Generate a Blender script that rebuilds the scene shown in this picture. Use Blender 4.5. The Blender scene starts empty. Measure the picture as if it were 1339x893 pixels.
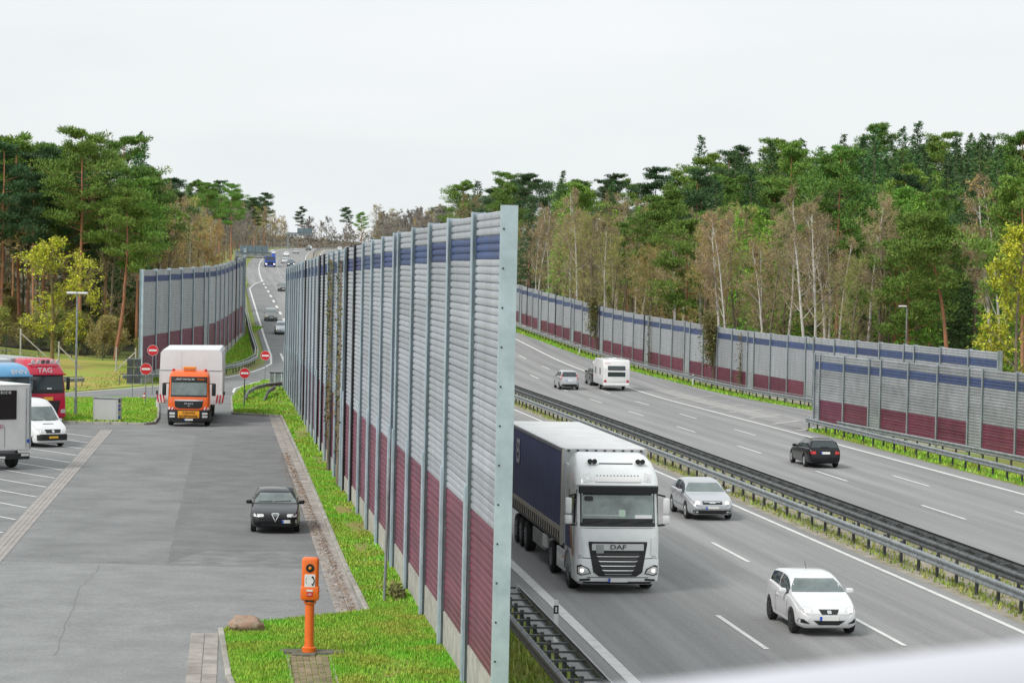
import bpy, bmesh, math, random
import numpy as np
from mathutils import Vector, Matrix, noise
from mathutils.bvhtree import BVHTree
sc = bpy.context.scene
COL = sc.collection
R = math.radians

# ------------------------------------------------------------------ camera
CAM_H = 9.4
cam_d = bpy.data.cameras.new('camera'); cam = bpy.data.objects.new('camera', cam_d); COL.objects.link(cam)
cam_d.sensor_width = 36.0; cam_d.lens = 36.0 * 3200 / 1339
cam_d.clip_start = 0.1; cam_d.clip_end = 5000
PITCH = math.atan(100.5 / 3200); ROLL = R(1.2)
cam.matrix_world = Matrix.Translation((0, 0, CAM_H)) @ Matrix.Rotation(R(90) - PITCH, 4, 'X') @ Matrix.Rotation(ROLL, 4, 'Z')
cam_d.dof.use_dof = True; cam_d.dof.focus_distance = 110; cam_d.dof.aperture_fstop = 7.0
sc.camera = cam
# ------------------------------------------------------------------ sky and sun
SUN_EL, SUN_AZ = R(46), R(-132)         # azimuth from +Y towards +X: soft light from the left, a little behind the camera
world = bpy.data.worlds.new('World'); sc.world = world; world.use_nodes = True
nt = world.node_tree; N = nt.nodes; Lk = nt.links; N.clear()
out = N.new('ShaderNodeOutputWorld'); bg = N.new('ShaderNodeBackground')
sky = N.new('ShaderNodeTexSky'); sky.sky_type = 'NISHITA'; sky.sun_disc = False
sky.sun_elevation = SUN_EL; sky.sun_rotation = SUN_AZ; sky.dust_density = 4
sky_hs = N.new('ShaderNodeHueSaturation'); sky_hs.inputs['Saturation'].default_value = .35
Lk.new(sky.outputs[0], sky_hs.inputs['Color'])
tc = N.new('ShaderNodeTexCoord'); mp = N.new('ShaderNodeMapping'); mp.inputs['Scale'].default_value = (2.2, 2.2, 9)
nz = N.new('ShaderNodeTexNoise'); nz.inputs['Scale'].default_value = 1.6; nz.inputs['Detail'].default_value = 5
Lk.new(tc.outputs['Generated'], mp.inputs[0]); Lk.new(mp.outputs[0], nz.inputs['Vector'])
cr = N.new('ShaderNodeValToRGB'); cr.color_ramp.elements[0].position = .3; cr.color_ramp.elements[1].position = .72
cr.color_ramp.elements[0].color = (6.5, 7.0, 7.0, 1); cr.color_ramp.elements[1].color = (7.45, 7.6, 7.8, 1)
Lk.new(nz.outputs[0], cr.inputs[0])
mx = N.new('ShaderNodeMix'); mx.data_type = 'RGBA'; mx.inputs['Factor'].default_value = .9     # overcast deck over the clear sky
Lk.new(sky_hs.outputs[0], mx.inputs['A']); Lk.new(cr.outputs[0], mx.inputs['B'])
Lk.new(mx.outputs['Result'], bg.inputs['Color']); bg.inputs['Strength'].default_value = .1
Lk.new(bg.outputs[0], out.inputs[0])
sun_d = bpy.data.lights.new('sun', 'SUN'); sun_d.energy = 1.5; sun_d.angle = R(14); sun_d.color = (1, .96, .9)
sun = bpy.data.objects.new('sun', sun_d); COL.objects.link(sun)
sdir = Vector((math.sin(SUN_AZ) * math.cos(SUN_EL), math.cos(SUN_AZ) * math.cos(SUN_EL), math.sin(SUN_EL)))
sun.rotation_euler = sdir.to_track_quat('Z', 'Y').to_euler(); sun.location = (0, 0, 60)
sc.view_settings.view_transform = 'Standard'; sc.view_settings.look = 'None'
sc.view_settings.exposure = 0.42; sc.view_settings.gamma = 1; sc.view_settings.use_curve_mapping = False

# ------------------------------------------------------------------ helpers
def tag(o, label=None, cat=None, group=None, kind=None):
    if label: o['label'] = label
    if cat: o['category'] = cat
    if group: o['group'] = group
    if kind: o['kind'] = kind
    return o
def link(o): COL.objects.link(o); return o
def thing(name, label, cat, loc=(0, 0, 0), rot=(0, 0, 0), group=None):
    o = link(bpy.data.objects.new(name, None)); o.location = loc; o.rotation_euler = rot
    o.empty_display_size = .2
    return tag(o, label, cat, group)
def mesh_of(bm, name='mesh', mat=None, smooth=False, angle=None):
    me = bpy.data.meshes.new(name); bm.to_mesh(me); bm.free()
    if mat: me.materials.append(mat)
    if smooth: 
        me.shade_smooth()
        if angle: me.set_sharp_from_angle(angle=R(angle))
    return me
def put(name, me, parent=None, loc=None, rot=None, scale=None):
    o = link(bpy.data.objects.new(name, me))
    if parent: o.parent = parent
    if loc is not None: o.location = loc
    if rot is not None: o.rotation_euler = rot
    if scale is not None: o.scale = scale
    return o
def obj(name, bm, mat, parent=None, world=False, smooth=False, angle=35):
    o = put(name, mesh_of(bm, name, mat, smooth, angle if smooth else None), parent)
    if world and parent: o.location = -Vector(parent.location)
    return o
def pyobj(name, v, f, mat, parent=None, smooth=False):
    me = bpy.data.meshes.new(name); me.from_pydata(v, [], f); me.materials.append(mat)
    if smooth: me.shade_smooth()
    return put(name, me, parent)
def BM(): return bmesh.new()
def box(bm, c, s, rz=0, bev=0, seg=1, rot=None):
    M = Matrix.Translation(c)
    if rot is not None: M = M @ rot.to_4x4()
    elif rz: M = M @ Matrix.Rotation(rz, 4, 'Z')
    r = bmesh.ops.create_cube(bm, size=1, matrix=M @ Matrix.Diagonal((s[0], s[1], s[2], 1)))
    if bev:
        es = list({e for v in r['verts'] for e in v.link_edges})
        bmesh.ops.bevel(bm, geom=es, offset=bev, segments=seg, affect='EDGES', profile=.5)
    return bm
def bar(bm, p, q, w, h=None):
    p, q = Vector(p), Vector(q); d = q - p
    if d.length < 1e-6: return bm
    rot = d.to_track_quat('X', 'Z').to_matrix()
    return box(bm, (p + q) / 2, (d.length, w, h or w), rot=rot)
def tube(bm, pts, rads, n=8, cap=True):
    pts = [Vector(p) for p in pts]
    if not hasattr(rads, '__len__'): rads = [rads] * len(pts)
    rings = []
    for i, p in enumerate(pts):
        d = pts[min(i + 1, len(pts) - 1)] - pts[max(i - 1, 0)]
        q = d.to_track_quat('Z', 'Y')
        rings.append([bm.verts.new(p + q @ Vector((math.cos(a) * rads[i], math.sin(a) * rads[i], 0))) for a in [2 * math.pi * k / n for k in range(n)]])
    for a, b in zip(rings, rings[1:]):
        for k in range(n): bm.faces.new((a[k], a[(k + 1) % n], b[(k + 1) % n], b[k]))
    if cap:
        bm.faces.new(rings[0][::-1]); bm.faces.new(rings[-1])
    return bm
def lathe(bm, prof, n=24, M=None):
    """prof: (r, z) list around local Z"""
    M = M or Matrix.Identity(4); rings = []
    for r, z in prof:
        rings.append([bm.verts.new(M @ Vector((r * math.cos(2 * math.pi * k / n), r * math.sin(2 * math.pi * k / n), z))) for k in range(n)])
    for a, b in zip(rings, rings[1:]):
        for k in range(n): bm.faces.new((a[k], a[(k + 1) % n], b[(k + 1) % n], b[k]))
    for rg, rv in ((rings[0], True), (rings[-1], False)):
        if prof[0 if rv else -1][0] > 1e-4: bm.faces.new(rg[::-1] if rv else rg)
    bmesh.ops.remove_doubles(bm, verts=bm.verts[:], dist=1e-5)
    return bm
def prism(bm, poly, M, th):
    """2D polygon extruded by th along local Z of M"""
    a = [bm.verts.new(M @ Vector((x, y, 0))) for x, y in poly]; b = [bm.verts.new(M @ Vector((x, y, th))) for x, y in poly]
    bm.faces.new(a[::-1]); bm.faces.new(b); n = len(poly)
    for i in range(n): bm.faces.new((a[i], a[(i + 1) % n], b[(i + 1) % n], b[i]))
    return bm
def fixn(bm): bmesh.ops.recalc_face_normals(bm, faces=bm.faces[:]); return bm
_dg = None
def eval_mesh(o):
    dg = bpy.context.evaluated_depsgraph_get()
    return bpy.data.meshes.new_from_object(o.evaluated_get(dg))
def text_mesh(s, size, ext, mat, align='CENTER', shear=0, sx=1):
    c = bpy.data.curves.new('t', 'FONT'); c.body = s; c.size = size; c.extrude = ext; c.align_x = align; c.align_y = 'CENTER'; c.shear = shear
    c.resolution_u = 3; c.offset = size * .012
    o = link(bpy.data.objects.new('t', c)); me = eval_mesh(o); bpy.data.objects.remove(o); bpy.data.curves.remove(c)
    if sx != 1: me.transform(Matrix.Diagonal((sx, 1, 1, 1)))
    me.materials.clear(); me.materials.append(mat); me.name = 'lettering'
    return me

# ------------------------------------------------------------------ materials
MATS = {}
ROADROT = R(-7.07)
def mat(name, col, rough=.6, metal=0, var=0, vscale=3, col2=None, bump=0, bscale=40, coat=0, emit=0, rnd=0, spec=None, island=0, detail=5, stretch=None, lo=.35, hi=.65, rot=0, grain=0, gscale=22, track=None):
    if name in MATS: return MATS[name]
    m = bpy.data.materials.new(name); m.use_nodes = True; n = m.node_tree.nodes; l = m.node_tree.links
    b = n['Principled BSDF']; b.inputs['Roughness'].default_value = rough; b.inputs['Metallic'].default_value = metal
    c = (*col, 1); b.inputs['Base Color'].default_value = c
    if spec is not None: b.inputs['Specular IOR Level'].default_value = spec
    if coat: b.inputs['Coat Weight'].default_value = coat; b.inputs['Coat Roughness'].default_value = .06
    if emit: b.inputs['Emission Color'].default_value = c; b.inputs['Emission Strength'].default_value = emit
    sock = None; tcn = None
    def coords():
        nonlocal tcn
        if tcn is None:
            t = n.new('ShaderNodeNewGeometry'); tcn = t.outputs['Position']
            if stretch:
                p = n.new('ShaderNodeMapping'); p.inputs['Rotation'].default_value = (0, 0, rot); p.inputs['Scale'].default_value = stretch
                # rotate first, then scale
                p.vector_type = 'TEXTURE' if False else 'POINT'
                q = n.new('ShaderNodeMapping'); q.inputs['Rotation'].default_value = (0, 0, rot)
                p.inputs['Rotation'].default_value = (0, 0, 0)
                l.new(tcn, q.inputs[0]); l.new(q.outputs[0], p.inputs[0]); tcn = p.outputs[0]
        return tcn
    if col2 or var:
        z = n.new('ShaderNodeTexNoise'); z.inputs['Scale'].default_value = vscale; z.inputs['Detail'].default_value = detail
        z.inputs['Roughness'].default_value = .65
        l.new(coords(), z.inputs['Vector'])
        r = n.new('ShaderNodeValToRGB'); r.color_ramp.elements[0].position = lo; r.color_ramp.elements[1].position = hi
        c2 = col2 or tuple(x * (1 - var) for x in col)
        c1 = col if col2 else tuple(min(1, x * (1 + var)) for x in col)
        r.color_ramp.elements[0].color = (*c2, 1); r.color_ramp.elements[1].color = (*c1, 1)
        l.new(z.outputs[0], r.inputs[0]); sock = r.outputs[0]
    for kind, amt in (('obj', rnd), ('isl', island)):
        if amt:
            h = n.new('ShaderNodeHueSaturation')
            if kind == 'obj': src = n.new('ShaderNodeObjectInfo').outputs['Random']
            else: src = n.new('ShaderNodeNewGeometry').outputs['Random Per Island']
            mr = n.new('ShaderNodeMapRange'); mr.inputs['To Min'].default_value = 1 - amt; mr.inputs['To Max'].default_value = 1 + amt
            l.new(src, mr.inputs[0]); l.new(mr.outputs[0], h.inputs['Value'])
            if sock: l.new(sock, h.inputs['Color'])
            else: h.inputs['Color'].default_value = c
            mh = n.new('ShaderNodeMapRange'); mh.inputs['To Min'].default_value = .5 + amt * .05; mh.inputs['To Max'].default_value = .5 - amt * .05
            mu = n.new('ShaderNodeMath'); mu.operation = 'FRACT'; m2 = n.new('ShaderNodeMath'); m2.operation = 'MULTIPLY'; m2.inputs[1].default_value = 7.31
            l.new(src, m2.inputs[0]); l.new(m2.outputs[0], mu.inputs[0]); l.new(mu.outputs[0], mh.inputs[0]); l.new(mh.outputs[0], h.inputs['Hue'])
            sock = h.outputs[0]
    if track and sock:      # darker polished wheel tracks along the lanes
        q = n.new('ShaderNodeMapping'); q.inputs['Rotation'].default_value = (0, 0, ROADROT); gp = n.new('ShaderNodeNewGeometry'); l.new(gp.outputs['Position'], q.inputs[0])
        sx = n.new('ShaderNodeSeparateXYZ'); l.new(q.outputs[0], sx.inputs[0])
        a1 = n.new('ShaderNodeMath'); a1.operation = 'SUBTRACT'; a1.inputs[1].default_value = track[0]; l.new(sx.outputs['X'], a1.inputs[0])
        a2 = n.new('ShaderNodeMath'); a2.operation = 'MULTIPLY'; a2.inputs[1].default_value = 4 * math.pi / track[1]; l.new(a1.outputs[0], a2.inputs[0])
        a3 = n.new('ShaderNodeMath'); a3.operation = 'COSINE'; l.new(a2.outputs[0], a3.inputs[0])
        a4 = n.new('ShaderNodeMapRange'); a4.inputs['From Min'].default_value = -1; a4.inputs['To Min'].default_value = 1 - track[2]; a4.inputs['To Max'].default_value = 1 + track[2]; l.new(a3.outputs[0], a4.inputs[0])
        hs = n.new('ShaderNodeHueSaturation'); l.new(sock, hs.inputs['Color']); l.new(a4.outputs[0], hs.inputs['Value']); sock = hs.outputs[0]
    if grain and sock:
        g = n.new('ShaderNodeTexNoise'); g.inputs['Scale'].default_value = gscale; g.inputs['Detail'].default_value = 3
        gp = n.new('ShaderNodeNewGeometry'); l.new(gp.outputs['Position'], g.inputs['Vector'])
        gm = n.new('ShaderNodeMapRange'); gm.inputs['From Min'].default_value = .3; gm.inputs['From Max'].default_value = .7; gm.inputs['To Min'].default_value = 1 - grain; gm.inputs['To Max'].default_value = 1 + grain; l.new(g.outputs[0], gm.inputs[0])
        hs = n.new('ShaderNodeHueSaturation'); l.new(sock, hs.inputs['Color']); l.new(gm.outputs[0], hs.inputs['Value']); sock = hs.outputs[0]
    if sock: l.new(sock, b.inputs['Base Color'])
    if bump:
        z2 = n.new('ShaderNodeTexNoise'); z2.inputs['Scale'].default_value = bscale; z2.inputs['Detail'].default_value = 4
        l.new(coords(), z2.inputs['Vector'])
        bp = n.new('ShaderNodeBump'); bp.inputs['Strength'].default_value = bump; bp.inputs['Distance'].default_value = .02
        l.new(z2.outputs[0], bp.inputs['Height']); l.new(bp.outputs[0], b.inputs['Normal'])
    MATS[name] = m; return m
def paint(name, col, rough=.28, metal=0):
    dk = max(col) < .05
    return mat('paint_' + name, col, .2 if dk else rough, metal, coat=.2 if dk else .6, spec=.3 if dk else None, var=.05, vscale=1.5)
M_BLACK = mat('black plastic', (.018, .019, .02), .5, var=.2, vscale=6)
M_RUBBER = mat('tyre rubber', (.02, .02, .021), .85, var=.25, vscale=9)
M_RIM = mat('alloy rim', (.55, .56, .57), .35, .7, var=.15, vscale=8)
M_CHROME = mat('chrome', (.75, .76, .77), .15, 1)
M_GLASS = mat('dark car glass', (.03, .045, .047), .06, spec=.9)
M_SCREEN = mat('windscreen glass', (.17, .215, .21), .07, spec=.9, col2=(.09, .115, .115), vscale=1.6, lo=.3, hi=.6)  # pale base colour stands in for sky reflected in the glass
M_LAMP = mat('headlamp glass', (.72, .73, .72), .12, .25, coat=.5)
M_LAMPON = mat('lit headlamp', (1, .86, .62), .3, emit=1.6)
M_TAIL = mat('tail lamp red', (.55, .015, .02), .2, coat=.6)
M_AMBER = mat('indicator amber', (.85, .26, .02), .25, coat=.4)
M_PLATE = mat('white number plate', (.8, .8, .78), .45)
M_PLATEY = mat('yellow number plate', (.85, .5, .05), .45)
M_EUBLUE = mat('plate blue band', (.02, .09, .55), .4)
M_WHITE = mat('white coating', (.78, .79, .79), .4, var=.04, vscale=2)
M_GALV = mat('galvanised steel', (.36, .39, .40), .45, .4, col2=(.21, .23, .24), vscale=2.5)
M_GALVD = mat('dark galvanised steel', (.15, .16, .165), .55, .3, col2=(.07, .078, .082), vscale=3)  # darker copy of the steel; guardrail shadow is put into this tone
M_CONC = mat('concrete', (.55, .53, .49), .9, col2=(.36, .345, .31), vscale=2.2, bump=.3)
M_KERB = mat('kerb concrete', (.46, .44, .40), .9, col2=(.27, .26, .22), vscale=1.5, rnd=.12)
M_SETT = mat('grey paving slab', (.42, .39, .36), .9, col2=(.28, .255, .23), vscale=1.3, rnd=.12, bump=.2)
M_ASPH = mat('motorway asphalt', (.325, .325, .323), .85, col2=(.235, .236, .236), vscale=.5, stretch=(2.2, .05, 1), rot=ROADROT, bump=.25, bscale=60, detail=8, spec=.3, grain=.10, gscale=14, track=(10.0, 3.78, .06))
M_LOT = mat('parking asphalt', (.265, .272, .272), .88, col2=(.19, .196, .196), vscale=.45, bump=.3, bscale=30, detail=12, spec=.3, grain=.13, gscale=12)
M_LINE = mat('road marking paint', (.74, .74, .72), .6, col2=(.5, .5, .49), vscale=2.5, lo=.25, hi=.5)
M_GROUND = mat('verge grass ground', (.21, .33, .045), .95, col2=(.26, .21, .09), vscale=.22, bump=.5, bscale=3, detail=9)
M_GRASS = mat('grass sod', (.15, .40, .025), .95, col2=(.33, .25, .085), vscale=.7, bump=.8, bscale=14, detail=8)
M_BLADE = mat('grass blades', (.20, .55, .03), .7, col2=(.40, .46, .07), vscale=.55, island=.35)
M_WEED = mat('dry weeds', (.42, .38, .12), .8, col2=(.25, .42, .05), vscale=.5, island=.35)
M_GRAVEL = mat('median gravel', (.42, .38, .33), .95, col2=(.25, .23, .15), vscale=1.2, bump=.8, bscale=25, detail=9)
M_ORANGE = mat('emergency orange', (.86, .16, .012), .4, coat=.3, var=.06, vscale=3)
M_RED = mat('sign red', (.62, .02, .03), .45)

# ------------------------------------------------------------------ road frame and terrain height
DX, DY = -.12305, .9924
KN = [(-60, 0), (60, 0), (145, -.6), (200, -1.08), (250, -.5), (300, 1.0), (421, 4.4), (604, 8.2), (900, 13.2), (1200, 15.5), (2500, 18)]
_ks, _kz = np.array([k[0] for k in KN], float), np.array([k[1] for k in KN], float)
_tab = np.interp(np.arange(-100, 2500, 5.0), _ks, _kz)
_pad = np.pad(_tab, 6, mode='edge'); _tab = np.convolve(_pad, np.ones(5) / 5, mode='same')[6:-6]
def zs(s): return float(np.interp(s, np.arange(-100, 2500, 5.0), _tab))
def curve(s): return 0 if s < 420 else 7e-5 * (s - 420) ** 2
def smooth(a, b, x):
    u = min(1, max(0, (x - a) / (b - a))); return u * u * (3 - 2 * u)
def side(s, t):
    h = 0
    tl = -11 - 60 * (1 - smooth(172, 205, s))
    if t < tl: h += min(1.6, (tl - t) * .09) + max(0, (-30 - t)) * .055 * smooth(190, 280, s)
    if t > 50: h += max(0, t - 52) * .055
    if abs(t) > 55: h += 1.2 * noise.noise((s * .012, t * .012, 3.3)) * min(1, (abs(t) - 55) / 40)
    if s > 420:
        far = smooth(420, 800, s)
        if t < -8: h += min(3, (-8 - t) * .05) * far
        if t > 48: h += min(2, (t - 48) * .04) * far
    return h
def XY(s, t):
    tt = t + curve(s); return (s * DX + tt * DY, s * DY - tt * DX)
def ST(x, y):
    s = x * DX + y * DY; t = x * DY - y * DX
    return s, t - curve(s)
def GZ(x, y):
    s, t = ST(x, y); return zs(s) + side(s, t)
def RP(s, t, dz=0):
    x, y = XY(s, t); return Vector((x, y, zs(s) + side(s, t) + dz))
def P3(x, y, dz=0): return Vector((x, y, GZ(x, y) + dz))
def sheet(name, poly, dz, m, kind=None, parent=None, skirt=0, st=False, step=5.0):
    """flat polygon (x,y) laid on the terrain; cut into rows so that it follows the profile"""
    bm = BM()
    pts = [XY(*p) for p in poly] if st else poly
    f = bm.faces.new([bm.verts.new((x, y, 0)) for x, y in pts])
    ss = [ST(*p)[0] for p in pts]
    if not st or max(ss) < 420 or True:
        k = math.ceil(min(ss) / step) * step
        while k < max(ss):
            x, y = k * DX, k * DY
            bmesh.ops.bisect_plane(bm, geom=bm.verts[:] + bm.edges[:] + bm.faces[:], plane_co=(x, y, 0), plane_no=(DX, DY, 0), dist=1e-5)
            k += step
    for v in bm.verts: v.co.z = GZ(v.co.x, v.co.y) + dz
    fixn(bm)
    if sum(fc.normal.z for fc in bm.faces) < 0: bmesh.ops.reverse_faces(bm, faces=bm.faces[:])
    if skirt:
        be = [e for e in bm.edges if e.is_boundary]
        r = bmesh.ops.extrude_edge_only(bm, edges=be)
        for v in [g for g in r['geom'] if isinstance(g, bmesh.types.BMVert)]: v.co.z -= skirt
    o = obj(name, bm, m, parent)
    if kind: o['kind'] = kind
    return o
def strip(name, s0, s1, ta, tb, dz, m, kind=None, parent=None, step=5.0):
    """road strip between two lateral offsets (numbers or functions of s)"""
    fa = ta if callable(ta) else (lambda s: ta); fb = tb if callable(tb) else (lambda s: tb)
    ss = [s0] + [k * step for k in range(math.floor(s0 / step) + 1, math.ceil(s1 / step))] + [s1]
    v, f = [], []
    for s in ss:
        v += [RP(s, fa(s), dz), RP(s, fb(s), dz)]
    for i in range(len(ss) - 1): f.append((2 * i, 2 * i + 1, 2 * i + 3, 2 * i + 2))
    o = pyobj(name, v, f, m, parent)
    if kind: o['kind'] = kind
    return o
def interp(pts):
    xs = [p[0] for p in pts]; ys = [p[1] for p in pts]
    return lambda s: float(np.interp(s, xs, ys))

# ================================================================== SETTING
random.seed(7)
S_ROWS = [-40 + 5 * i for i in range(0, 110)] + [510 + 15 * i for i in range(70)] + [1600, 1800, 2100, 2450]
T_COLS = [-700, -500, -380, -280, -220, -180, -150, -125, -105, -90, -78, -68, -60, -52, -46] + list(range(-42, 90, 3)) + [95, 102, 110, 120, 132, 146, 162, 180, 200, 225, 255, 290, 340, 420, 520, 700]
def ground(name, m, dz, keep_=None):
    s_, t_ = S_ROWS, T_COLS; v, f = [], []
    for s in s_:
        for t in t_: v.append(RP(s, t, dz))
    n = len(t_)
    for i in range(len(s_) - 1):
        for j in range(n - 1):
            if keep_ is None or keep_((s_[i] + s_[i + 1]) / 2, (t_[j] + t_[j + 1]) / 2): f.append((i * n + j, i * n + j + 1, (i + 1) * n + j + 1, (i + 1) * n + j))
    o = pyobj(name, v, f, m, smooth=True); tag(o, kind='structure'); return o
ground('ground', M_GROUND, -.06)
M_FOREST = mat('forest floor litter', (.12, .08, .045), .95, col2=(.07, .06, .03), vscale=.4, bump=.6, bscale=4, detail=8)
def woods(s, t):
    if s > 1130: return True
    if t > 0: return s > 140 and t > (50 if s < 320 else 45)
    lim = float(np.interp(s, [235, 250, 262, 290, 340, 420, 560, 1130], [-26, -9, -6, -2.5, -2, -2, -5, -6]))
    return s > 243 and t < lim or s > 236 and t < -22
ground('forest_floor', M_FOREST, -.035, woods)
# carriageways
LE, ME = 9.7, 21.5            # edge lines of the near carriageway
lane_l = strip('carriageway', 20, 1130, interp([(20, 8.6), (150, 8.4), (196, 6.9), (2000, 6.9)]), 22.0, 0, M_ASPH, 'structure')
lane_l.name = 'motorway_carriageway'
lane_r = strip('motorway_carriageway', 20, 1130, 25.4, interp([(20, 37.4), (152, 37.4), (153, 37.6), (330, 37.6), (2000, 37.6)]), 0, M_ASPH, 'structure')
railR = interp([(100, 51), (140, 48), (185, 44.6), (225, 42.4), (258, 40.7), (301, 38.9), (350, 38.2), (1200, 38.2)])
wallR = lambda s: railR(s) + 1.7
strip('slip_road', 152, 330, 37.6, lambda s: railR(s) - 1.0, 0, M_ASPH, 'structure')
strip('slip_road', 95, 152, lambda s: max(41.9, 46 - (s - 95) * .05), lambda s: railR(s) - 1.0, 0, M_ASPH, 'structure')
strip('median_strip', 20, 1130, 22.0, 25.4, -.02, M_GRAVEL, 'structure')
# parking place with the access lane joining the motorway
LOT = [(-.6, 25), (-3.6, 66), (-4.9, 76), (-10.15, 120.6), (-14.6, 157), (-17, 190), (-20.0, 221), (-24, 262), (-36.7, 380), (-45.5, 450), (-47.5, 466), (-46.5, 432), (-45.6, 418), (-35.1, 331),
       (-29.3, 283), (-25.2, 250), (-23.75, 236), (-23.7, 226), (-24.3, 219), (-25.8, 211), (-28.9, 197.5), (-33.5, 183.5), (-44, 166), (-60, 150), (-60, 25)]
sheet('parking_lot', LOT, .0045, M_LOT, 'structure')
def line(name_poly, w, dz=.012, m=M_LINE, st=False):
    """painted line along a polyline of world points, its own thin sheet"""
    pts = [Vector(XY(*p)) if st else Vector(p) for p in name_poly]
    dense = [pts[0]]
    for a, b in zip(pts, pts[1:]):
        n = max(1, int((b - a).length / 2.5))
        for k in range(1, n + 1): dense.append(a.lerp(b, k / n))
    v, f = [], []
    for i, p in enumerate(dense):
        d = (dense[min(i + 1, len(dense) - 1)] - dense[max(i - 1, 0)]).normalized(); nn = Vector((d.y, -d.x)) * w / 2
        for q in (p - nn, p + nn): v.append(P3(q.x, q.y, dz))
    for i in range(len(dense) - 1): f.append((2 * i, 2 * i + 1, 2 * i + 3, 2 * i + 2))
    return pyobj('road_marking', v, f, m)
def mark(*a, **k): return tag(line(*a, **k), kind='structure')
def sline(t0, s0, s1, w):
    o = strip('road_marking', s0, s1, t0 - w / 2, t0 + w / 2, .012, M_LINE, 'structure'); return o
sline(LE, 20, 222, .30); sline(ME, 20, 1130, .18); sline(25.75, 20, 1130, .18)
sline(36.0, 20, 1130, .24)
sline(9.7, 468, 1130, .24)
k = 0
for t0, ph in ((13.9, 59.3), (17.6, 59.9)):
    s = ph - 36
    while s < 720:
        if s > 25: sline(t0, s, s + 6, .14)
        s += 18
for t0, ph in ((29.65, 93.0), (32.85, 108.6)):
    s = ph - 72
    while s < 720:
        if s > 25: sline(t0, s, s + 6, .14)
        s += 18
s = 226
while s < 466:
    sline(9.7, s, s + 7.5, .36); s += 18
mark([(-33.6, 184.3), (-28.3, 198.2), (-24.95, 211.2), (-23.5, 221), (-23.15, 228), (-23.2, 236), (-24.6, 250), (-28.7, 283), (-34.5, 331), (-45.0, 418), (-46.6, 440), (-47.6, 466)], .22)
mark([(-21.6, 190), (-22.2, 196.5), (-21.6, 206), (-20.3, 215), (-20.6, 226)], .2)
mark([(-20.6, 226), (-24.0, 254)], .2)
for k in range(7):      # worn hatching where the right-hand slip road joins
    a = 150 + k * 7; mark([(a, 36.8), (a + 5, 39.6 + k * .3)], .5, m=mat('worn hatching', (.52, .5, .47), .8, col2=(.34, .338, .33), vscale=1.5), st=True)
strip('road_repair', 165, 205, 37.7, 39.4, .004, mat('pale repair', (.42, .41, .395), .9, col2=(.3, .3, .295), vscale=.9), 'structure')
# parking bay lines
bd = Vector((-.61, .79))
for k in range(-1, 13):
    y = 132.2 - 4.62 * k; t0 = -6.25 - (132 - y) * .014
    s_, _ = ST(0, y); p = Vector(XY(y * .9924 - (-t0) * -.0, t0)); p = Vector((p.x, p.y))
    q = p + bd * 15
    mark([tuple(p), tuple(q)], .13)
# drainage strip of small setts between lot and bays (too small to pick apart: one piece of real stones)
def sett_band(name, s0, s1, tfun, rows, ln, w, m, dz=.02, h=.04):
    bm = BM(); s = s0
    while s < s1:
        for r_ in range(rows):
            t = tfun(s) + (r_ + .5) * w; off = ln / 2 if r_ % 2 else 0
            c = RP(s + ln / 2 + off, t, dz - h / 2 + random.uniform(-.004, .004))
            a = math.atan2(DY, DX)
            box(bm, c, (ln - .02, w - .018, h), rz=a)
        s += ln
    o = obj(name, bm, m); o['kind'] = 'stuff'; return o
tag(sett_band('sett_strip', 40, 142, lambda s: -6.95 + max(0, s - 75) * .0135, 4, .32, .17, mat('pinkish grey setts', (.40, .375, .36), .9, col2=(.33, .31, .295), vscale=.8, grain=.1)), 'grey sett band running between the parking bays and the driving lane', 'paving')

# ---- seams, patch and cracks in the parking asphalt (tar filled)
M_TAR = mat('tar seam', (.19, .19, .19), .8, var=.15, vscale=2)
def seam(pts, w): return tag(line(pts, w, dz=.009, m=M_TAR), kind='structure')
def wig(a, b, n, amp):
    a, b = Vector(a), Vector(b); nn = Vector((b.y - a.y, a.x - b.x)).normalized()
    return [tuple(a.lerp(b, i / n) + nn * random.uniform(-amp, amp)) for i in range(n + 1)]
seam(wig((-17.8, 139.4), (-10.5, 75.5), 40, .035), .035)
seam(wig((-12.5, 75.2), (-12.25, 70.2), 8, .1) + wig((-12.25, 70.2), (-10.6, 57.3), 16, .06), .03)
seam(wig((-16.6, 75.8), (-6.0, 75.3), 12, .02), .03)
seam(wig((-14.6, 110), (-10.2, 109), 10, .05), .03)
M_LOT2 = mat('newer parking asphalt', (.30, .308, .308), .9, col2=(.24, .247, .247), vscale=.7, bump=.3, bscale=30, detail=12, spec=.3, grain=.13, gscale=12)
sheet('asphalt_patch', [(-3.7, 66), (-.6, 25), (-60, 25), (-60, 75.6), (-16.6, 75.75), (-4.9, 75.25)], .0065, M_LOT2, 'structure')
sheet('asphalt_patch', wig((-17.85, 139.3), (-10.6, 75.9), 30, .03) + [(-4.95, 75.9), (-10.15, 120.6), (-12.3, 138.8)], .0062, mat('resurfaced asphalt', (.225, .231, .231), .88, col2=(.165, .17, .17), vscale=.6, bump=.3, bscale=30, detail=12, spec=.3, grain=.13, gscale=12), 'structure')
M_STAIN = mat('oil darkened asphalt', (.27, .277, .277), .8, col2=(.17, .175, .175), vscale=1.2, detail=8, spec=.3)
sheet('asphalt_patch', wig((-10.6, 75.9), (-5.6, 75.6), 6, .1) + wig((-6.1, 80), (-9.8, 79.6), 6, .35), .0066, M_STAIN, 'structure')

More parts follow.
